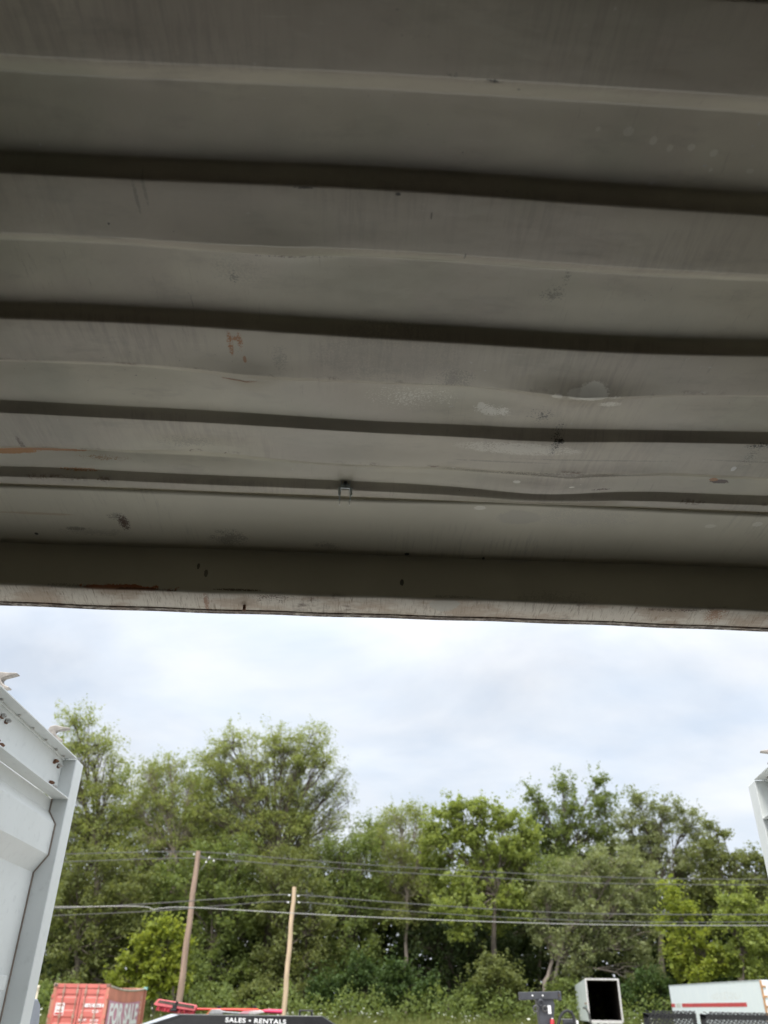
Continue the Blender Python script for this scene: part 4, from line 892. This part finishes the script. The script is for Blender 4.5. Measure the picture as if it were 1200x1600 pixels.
# local: rear corner at origin, side wall on x=0 toward +y, body to +x
zb = .95
def streak_white():
    b = NB('streaked_white'); P = b.obj()
    st = b.noise(b.vm('MULTIPLY', P, (6, 6, .5)), 1.5, 4, .6); c = b.mix(b.ramp(st, .35, .7), (.78, .83, .87), (.84, .88, .90))
    d = b.vm('LENGTH', b.vm('MULTIPLY', b.vm('SUBTRACT', P, (0, LT*.36, HT-.75)), (0, 1/2.1, 1/.26)))
    g = b.math('MULTIPLY', b.ramp(d, 1.1, .8), b.ramp(b.noise(b.vm('MULTIPLY', P, (1, 3, 2.2)), 2.7, 4, .7), .46, .6, 0, .35))
    c = b.mix(g, c, (.62, .56, .48))
    return b.done(c, .4)
mb = MB(); mb.span((.0, .04, zb), (2.5, LT, HT)); mb.build('body', streak_white(), wt, bevel=.02)
mb = MB(); mb.span((-.012, .0, HT-.03), (2.5, LT, HT+.035)); mb.build('roof_rail', simple('rail_grey', (.5, .53, .55), .4), wt)
MT['stripe'] = simple('red_stripe', (.55, .07, .075), .5, 0, .1, 2)
zs = HT-1.20
mb = MB(); mb.span((-.008, LT*.16, zs-.11), (0, LT*.865, zs+.11)); mb.build('stripe', MT['stripe'], wt)
mb = MB(); mb.span((-.008, LT*.955, zs-.11), (0, LT*.999, zs+.11)); mb.build('stripe', MT['stripe'], wt)
mb = MB(); mb.span((-.008, LT*.88, zs-.12), (0, LT*.94, zs+.12)); mb.build('faded_sign', simple('faded_patch', (.60, .60, .55), .6, 0, .1, 8), wt)
MT['hinge_rust'] = simple('rusty_hinge_edge', (.50, .27, .13), .7, 0, .3, 4)
mb = MB(); mb.span((-.03, -.06, zb), (.07, .03, HT)); mb.build('rear_corner_post', MT['hinge_rust'], wt, bevel=.01)
for k in range(6):
    mb = MB(); mb.box((.13, -.07, HT-.3-.5*k), (.26, .05, .09)); mb.build('hinge', MT['hinge_rust'], wt, bevel=.01)
mb = MB(); mb.span((.07, -.03, zb), (2.5, .035, HT-.01)); mb.build('rear_door', MT['white'], wt, bevel=.01)
mb = MB(); mb.span((.6, .4, zb-.3), (.75, LT-.3, zb-.01)); mb.span((1.75, .4, zb-.3), (1.9, LT-.3, zb-.01)); mb.build('chassis', MT['black'], wt)
for y in (1.4, 2.7):
    for x in (.25, 2.25):
        mb = MB(); mb.tube([(x-.14, y, .5), (x+.14, y, .5)], .5, 20); wl = mb.build('wheel', MT['rubber'], wt, bevel=.03)
        mb = MB(); mb.tube([(x-.15, y, .5), (x+.15, y, .5)], .26, 16); mb.build('rim', MT['frame'], wl)
for x in (.6, 1.9):
    mb = MB(); mb.span((x-.06, LT-3.3, -.02), (x+.06, LT-3.18, zb-.3)); mb.build('landing_leg', MT['black'], wt)

# ------------------------------------------------------------------ black flatbed with the sign board
YB = 10.5
fb = empty('flatbed_trailer', (0, YB, gz(0, YB))); tag(fb, 'black flatbed trailer with a chamfered front board lettered sales and rentals', 'trailer')
def L(p): return np.array(p)-np.array(fb.location)
def PZ(px, py, Y=YB): q = L(at(px, py, Y)); return (q[0], q[2])
tl = PZ(281, 1585); trr = PZ(503, 1588); bl_ = PZ(236, 1600); br_ = PZ(523, 1601)
dl_ = (bl_[0]-(tl[0]-bl_[0])*1.4, bl_[1]-(tl[1]-bl_[1])*1.4); dr_ = (br_[0]+(br_[0]-trr[0])*1.4, br_[1]-(trr[1]-br_[1])*1.4)
poly = [tl, trr, dr_, (dr_[0], .95), (dl_[0], .95), dl_]
mb = MB(); mb.prism(poly, 0., .55, ax=1); mb.build('sign_board', MT['black'], fb, bevel=.004)
ps = [ (p[0]*.0+p[0], p[1]) for p in poly]
def inset(po, d):
    cx_ = sum(p[0] for p in po)/len(po); return [(cx_+(p[0]-cx_)*(1-d), p[1]-.006) for p in po]
mb = MB(); mb.prism(inset(poly, .13), -.006, 0., ax=1); mb.build('face_plate', simple('satin_black', (.018, .018, .019), .25), fb, bevel=.002)
mb = MB(); mb.tube([(tl[0], -.002, tl[1]), (trr[0], -.002, trr[1])], .004, 6); mb.build('edge_trim', simple('worn_edge', (.22, .22, .22), .4), fb)
a = L(at(262, 1583, YB+.1)); b = L(at(283, 1584, YB+.1))
mb = MB(); k_ = PZ(232, 1600, YB); g_ = .10
mb.add([(tl[0]-.01, .0, tl[1]-.004), (tl[0]-.10, .02, tl[1]+.004), (dl_[0]-.09, .02, dl_[1]), (dl_[0]-.03, 0, dl_[1]), (tl[0]-.01, .5, tl[1]-.006), (tl[0]-.10, .5, tl[1]+.002), (dl_[0]-.09, .5, dl_[1]), (dl_[0]-.03, .5, dl_[1])],
       [(0, 1, 2, 3), (4, 5, 6, 7), (0, 1, 5, 4), (1, 2, 6, 5), (2, 3, 7, 6), (3, 0, 4, 7)])
mb.build('side_plate', simple('skylit_steel', (.24, .26, .29), .4, .2, .1, 5), fb, bevel=.002)  # paler colour stands in for sky light on the chamfer's upward face
tc_ = L(at(399.5, 1597.4, YB)); text('lettering', 'SALES • RENTALS', .058, MT['textwhite'], fb, (tc_[0], -.007, tc_[2]-.006), sx=1.36, bold=.0012, sp=1.12, rot=(pi/2, radians(.9), 0))
mb = MB(); mb.span((-2.6, .0, .75), (-2.5, 6, .95)); mb.span((1.3, .0, .75), (1.4, 6, .95)); mb.span((-2.5, .0, .76), (1.3, .12, .94)); mb.span((-2.5, 5.85, .76), (1.3, 5.97, .94)); mb.build('chassis', MT['black'], fb, bevel=.01)
mb = MB(); mb.span((-2.49, .13, .90), (1.29, 5.84, .945)); mb.build('deck', simple('deck_planks', (.2, .15, .1), .8, 0, .3, 3), fb)
for y in (2.4, 3.6):
    for x in (-2.75, 1.55):
        mb = MB(); mb.tube([(x-.12, y, .42), (x+.12, y, .42)], .42, 24); wl = mb.build('wheel', MT['rubber'], fb, bevel=.03)
        mb = MB(); mb.tube([(x-.13, y, .42), (x+.13, y, .42)], .2, 16); mb.build('rim', MT['frame'], wl)

# tools lying on top of the board
def P3(px, py, Y): return at(px, py, Y)
MT['broomred'] = simple('broom_red', (.55, .06, .08), .75, 0, .2, 60); MT['broompink'] = simple('broom_block', (.60, .13, .14), .6, 0, .1, 30); MT['broomtop'] = simple('broom_top', (.075, .06, .045), .8, 0, .3, 30)
MT['redplastic'] = simple('red_plastic', (.62, .04, .03), .35, 0, .1, 10); MT['magenta'] = simple('magenta_grip', (.70, .05, .13), .5, 0, .1, 20); MT['greyplast'] = simple('tool_grey', (.33, .33, .33), .5, 0, .2, 20)
YT = YB+.22
c = P3(275, 1573.5, YT); br = empty('broom', tuple(c)); tag(br, 'red push broom lying on the black board, bristle head at the left end', 'broom')
rot = Matrix.Rotation(radians(5.0), 3, 'Y')
mb = MB(); V = [(-.235, -.05, .03), (-.20, -.06, .052), (.235, -.06, .042), (.225, -.05, -.01), (-.21, -.05, -.01), ]
mb.prism([(-.245, -.005), (-.205, .052), (.215, .048), (.232, .03), (.225, -.012), (-.215, -.014)], -.06, .06, ax=1); hd = mb.build('head', MT['broompink'], br, bevel=.006); hd.rotation_euler = (0, radians(6.5), 0)
mb = MB(); mb.prism([(-.205, .018), (-.185, .043), (.205, .040), (.212, .012)], -.0635, -.060, ax=1); x_ = mb.build('head_inlay', MT['broomtop'], br); x_.rotation_euler = hd.rotation_euler
mb = MB()
for i in range(240):
    bx_ = -.20+.42*random.random(); by_ = -.058+.11*random.random(); mb.tube([(bx_, by_, -.012), (bx_+random.uniform(-.012, .012), by_+random.uniform(-.015, .006), -.048-random.random()*.014)], .0028, 4, cap=False)
x_ = mb.build('bristles', MT['broomred'], br, recalc=False); x_.rotation_euler = hd.rotation_euler
mb = MB(); mb.box((-.005, -.068, -.005), (.045, .012, .055)); mb.box((-.012, -.07, -.03), (.07, .02, .022)); mb.tube([(0, -.066, .02), (.02, -.066, .055)], .012, 8); mb.build('bracket', MT['black'], br, bevel=.003)
q0 = P3(300, 1576.5, YT)-c; q1 = P3(352, 1577.5, YT)-c; q2 = P3(420, 1580, YT)-c; q3 = P3(441, 1581, YT)-c
mb = MB(); mb.tube([q0, q1, q2], .0115, 10); mb.build('handle', MT['redplastic'], br)
mb = MB(); mb.tube([q2-np.array([.06, 0, 0]), q2, q3], [.016, .021, .022], 12); mb.build('grip', MT['magenta'], br)
c = P3(380, 1576, YT+.1); lv = empty('pry_bar', tuple(c)); tag(lv, 'flat bright red bar lying behind the broom handle', 'bar')
mb = MB(); a_ = P3(348, 1576.5, YT+.1)-c; b_ = P3(402, 1577, YT+.1)-c; mb.prism([(a_[0], a_[2]+.008), (b_[0], b_[2]+.008), (b_[0]+.05, b_[2]-.012), (a_[0]+.04, a_[2]-.022)], -.02, .02, ax=1); mb.build('bar', simple('orange_red', (.75, .07, .025), .4, 0, .05, 10), lv, bevel=.004)
c = P3(338, 1581, YT-.1); sc = empty('scraper', tuple(c)); tag(sc, 'grey scraper with an orange edge lying on the board left of centre', 'scraper')
mb = MB(); mb.prism([(-.085, -.022), (-.045, .022), (.03, .026), (.08, .006), (.075, -.022)], -.05, .05, ax=1); mb.build('blade', MT['greyplast'], sc, bevel=.005)
mb = MB(); mb.prism([(-.105, -.025), (-.058, .022), (-.048, .022), (-.088, -.025)], -.052, .052, ax=1); mb.build('edge', simple('orange_edge', (.7, .25, .12), .5), sc)
mb = MB(); mb.tube([(.05, 0, 0), (.35, .03, -.016)], .010, 8); mb.build('handle', MT['greyplast'], sc)
c = P3(396, 1582, YT-.08); sc = empty('shovel', tuple(c)); tag(sc, 'pale grey shovel blade with a pink side resting under the broom grip', 'shovel')
mb = MB(); mb.prism([(-.15, -.012), (-.10, .012), (.09, .022), (.12, .0), (.02, -.02)], -.04, .05, ax=1); mb.build('blade', simple('shovel_grey', (.52, .48, .46), .5, 0, .2, 20), sc, bevel=.004)
mb = MB(); mb.prism([(-.16, -.012), (-.11, .013), (-.03, .016), (-.06, -.014)], -.043, -.040, ax=1); mb.build('side', simple('faded_pink', (.65, .35, .38), .6), sc)
for i, (px, lab) in enumerate(((342, 'left small black wing nut behind the broom handle'), (398, 'right small black wing nut behind the broom handle'))):
    c = P3(px, 1574.5, YT+.2); o = empty('wing_nut', tuple(c)); tag(o, lab, 'wing nut', 'black wing nuts on the board')
    mb = MB(); mb.tube([(0, 0, -.055), (0, 0, .008)], .012, 8); mb.build('stud', MT['black'], o)
    mb = MB(); mb.box((0, 0, .006), (.05, .015, .016)); mb.tube([(0, 0, .0), (0, 0, .02)], .010, 8); mb.build('nut', MT['black'], o, bevel=.003)
c = P3(478, 1582, YT); o = empty('lifting_handle', tuple(c)); tag(o, 'low black lifting handle at the right end of the board', 'handle')
mb = MB(); mb.box((-.068, 0, -.012), (.022, .05, .05)); mb.box((.068, 0, -.012), (.022, .05, .05)); mb.build('foot', MT['black'], o, bevel=.004)
mb = MB(); mb.box((0, 0, .018), (.16, .045, .016)); mb.build('bar', simple('worn_black', (.05, .045, .045), .3), o, bevel=.004)

# ------------------------------------------------------------------ black post with crosshead
YP = 10.
c = at(856, 1600, YP); g_ = gz(c[0], YP); ph = empty('crosshead_post', (c[0], YP, g_)); tag(ph, 'dark grey steel post with a horizontal tube across its top and steel rings', 'post')
def Q(px, py, dy=0.): return at(px, py, YP+dy)-np.array([c[0], YP, g_])
a_ = Q(811, 1556.5); b_ = Q(871, 1555); t2 = a_*.0
mb = MB(); d_ = b_-a_; mb.box((a_+b_)/2, (abs(d_[0]), .09, .073), Matrix.Rotation(-atan2(d_[2], d_[0]), 3, 'Y')); mb.build('crosshead', MT['dkgrey'], ph, bevel=.006)
mb = MB(); mb.box(Q(873.5, 1556), (.03, .10, .088)); mb.build('end_cap', MT['dkgrey'], ph, bevel=.008)
mb = MB(); mb.box(Q(873.5, 1555.3, -.052), (.014, .004, .032)); mb.build('end_hole', MT['dark_in'], ph)
for p_ in ((832, 1555.5), (848, 1555.5)):
    mb = MB(); mb.tube([Q(p_[0], p_[1], -.045), Q(p_[0], p_[1], -.057)], .009, 8); mb.build('bolt', MT['textwhite'], ph)
p1, p2, p3, p4, p5, p6 = [Q(*v) for v in ((838, 1562), (863, 1561), (866, 1570), (865, 1586), (864, 1604), (843.5, 1604))]
q6 = Q(841, 1582)
mb = MB(); mb.prism([(v[0], v[2]) for v in (p1, p2, p3, p4, p5)]+[(p5[0]-.0, .0), (p6[0], .0), (p6[0], p6[2]), (q6[0], q6[2])], -.03, .09, ax=1); mb.build('upright', MT['dkgrey'], ph, bevel=.005)
def ring(p, r, t, mat, nm):
    mb = MB(); pts = [p+np.array([r*cos(u), -.01*sin(u), r*sin(u)]) for u in np.linspace(0, 2*pi, 19)]; mb.tube(pts, t, 7, cap=False); mb.build(nm, mat, ph)
ring(Q(837.5, 1576, -.05), .027, .009, MT['wire'], 'steel_ring'); ring(Q(851.5, 1576, -.05), .024, .009, MT['wire'], 'steel_ring'); ring(Q(845, 1567, -.06), .026, .011, MT['dkgrey'], 'steel_ring')
mb = MB(); mb.box(Q(858.5, 1577.5, -.036), (.036, .004, .078)); mb.build('white_sticker', MT['textwhite'], ph, bevel=.001)
mb = MB(); mb.tube([Q(863, 1612, -.07), Q(863, 1594, -.07), Q(863, 1592, -.07)], [.026, .022, .012], 12); mb.build('red_handle', simple('deep_red', (.45, .02, .03), .35, 0, .1, 5), ph)
mb = MB(); mb.tube([Q(863, 1592.2, -.07), Q(863, 1590.6, -.07)], .011, 10); mb.build('cap', MT['textwhite'], ph)
mb = MB(); mb.box((0, .0, .02), (.5, .5, .04)); mb.build('base_plate', MT['dkgrey'], ph, bevel=.006)
# hose and winch drum beside the post, on a stand
c = at(890, 1600, YP); g_ = gz(c[0], YP); wn_ = empty('winch', (c[0], YP, g_)); tag(wn_, 'dark winch drum on a stand beside the grey post', 'winch')
def Q2(px, py, dy=0.): return at(px, py, YP+dy)-np.array([c[0], YP, g_])
mb = MB(); mb.tube([Q2(880, 1597), Q2(900, 1597)], .030, 16); mb.build('drum', MT['dkgrey'], wn_, bevel=.004)
mb = MB(); mb.box(Q2(888, 1592.6), (.17, .06, .006)); mb.build('cover', simple('worn_grey', (.24, .24, .25), .4), wn_)
mb = MB(); mb.box(Q2(901.5, 1598, -.03), (.022, .05, .04)); mb.build('end_cap', MT['textwhite'], wn_, bevel=.004)
b_ = Q2(890, 1600); mb = MB(); mb.span((-.04, -.03, 0), (.04, .05, b_[2]-.01)); mb.span((-.2, -.2, 0), (.2, .2, .03)); mb.build('stand', MT['dkgrey'], wn_, bevel=.004)
mb = MB(); pts = [at(px, py, YP-.1) for px, py in ((871, 1640), (872.5, 1600), (875.5, 1588), (881, 1581), (887, 1579), (893, 1582), (896.5, 1589), (898, 1600), (899, 1640))]
O = pts[0]; mb.tube([p-O for p in pts], .015, 10); o = mb.build('hose', MT['rubber']); o.location = tuple(O); tag(o, 'black rubber hose looping over the winch drum', 'hose')
# a steel mat both posts stand by is not visible; nothing else here

# ------------------------------------------------------------------ mesh ramps, right foreground
YR = 11.
ur = empty('utility_trailer', (3.9, YR+.3, gz(3.9, YR))); tag(ur, 'black utility trailer at the right whose upright mesh ramps hide the white trailer wheels', 'trailer')
def ramp(px0, px1, ytop0, ytop1, yrail):
    a = at(px0, ytop0, YR); b = at(px1, ytop1, YR); O_ = np.array(ur.location)
    zt = (a[2]+b[2])/2; x0, x1 = a[0]-O_[0], b[0]-O_[0]; yy = YR-O_[1]; zt -= O_[2]
    rail = at((px0+px1)/2, yrail, YR)[2]-O_[2]
    rp_ = MB(); hgt = .052
    rp_.span((x0, yy, rail-hgt/2), (x1, yy+.04, rail+hgt/2)); rp_.span((x0, yy, .75), (x0+.055, yy+.04, rail+hgt/2+.002)); rp_.span((x1-.028, yy-.001, .75), (x1, yy+.041, rail-hgt/2-.001)); rp_.span((x0+.04, yy, .75), (x1-.04, yy+.039, .80))
    o = rp_.build('ramp', MT['black'], ur, bevel=.003)
    m = MB(); pt = .0235; nn = int((x1-x0)/pt)+60
    H = zt-.80
    for i in range(-int(H/.03)-2, int((x1-x0)/pt)+2):
        # slanted strands
        xa = x0+i*pt; za = .80; xb = xa+H*.9; zb_ = zt-.004*(i % 2)
        t0 = max(0, (x0-xa)/(xb-xa)); t1 = min(1, (x1-xa)/(xb-xa))
        if t1 <= t0: continue
        pa = (xa+(xb-xa)*t0, yy-.012, za+(zb_-za)*t0); pb = (xa+(xb-xa)*t1, yy-.012, za+(zb_-za)*t1); m.tube([pa, pb], .0065, 4, cap=False)
    for i in range(0, int((x1-x0)/(pt*2.4))+int(H/.02)):
        xa = x0+i*pt*3.2; xb = xa-H*2.2
        t0 = max(0, (xa-x1)/(xa-xb)); t1 = min(1, (xa-x0)/(xa-xb))
        if t1 <= t0: continue
        m.tube([(xa+(xb-xa)*t0, yy-.010, .80+H*t0), (xa+(xb-xa)*t1, yy-.010, .80+H*t1)], .0045, 4, cap=False)
    m.build('mesh', MT['black'], o, recalc=False)
ramp(1005, 1086, 1579, 1579, 1587.5)
ramp(1094, 1260, 1580, 1584, 1590)
mb = MB(); mb.span((-1.0, .06, .6), (1.6, .16, .75)); mb.span((-1.0, 3.4, .6), (1.6, 3.5, .75)); mb.span((-1.0, .16, .6), (-.9, 3.4, .75)); mb.span((1.5, .16, .6), (1.6, 3.4, .75)); mb.build('frame', MT['black'], ur, bevel=.005)
mb = MB(); mb.span((-.9, .16, .68), (1.5, 3.4, .72)); mb.build('deck', MT['rubber'], ur)
for x in (-1.13, 1.73):
    mb = MB(); mb.tube([(x-.1, 2.0, .34), (x+.1, 2.0, .34)], .34, 24); wl = mb.build('wheel', MT['rubber'], ur, bevel=.02)
    mb = MB(); mb.tube([(x-.11, 2.0, .34), (x+.11, 2.0, .34)], .17, 16); mb.build('rim', MT['frame'], wl)
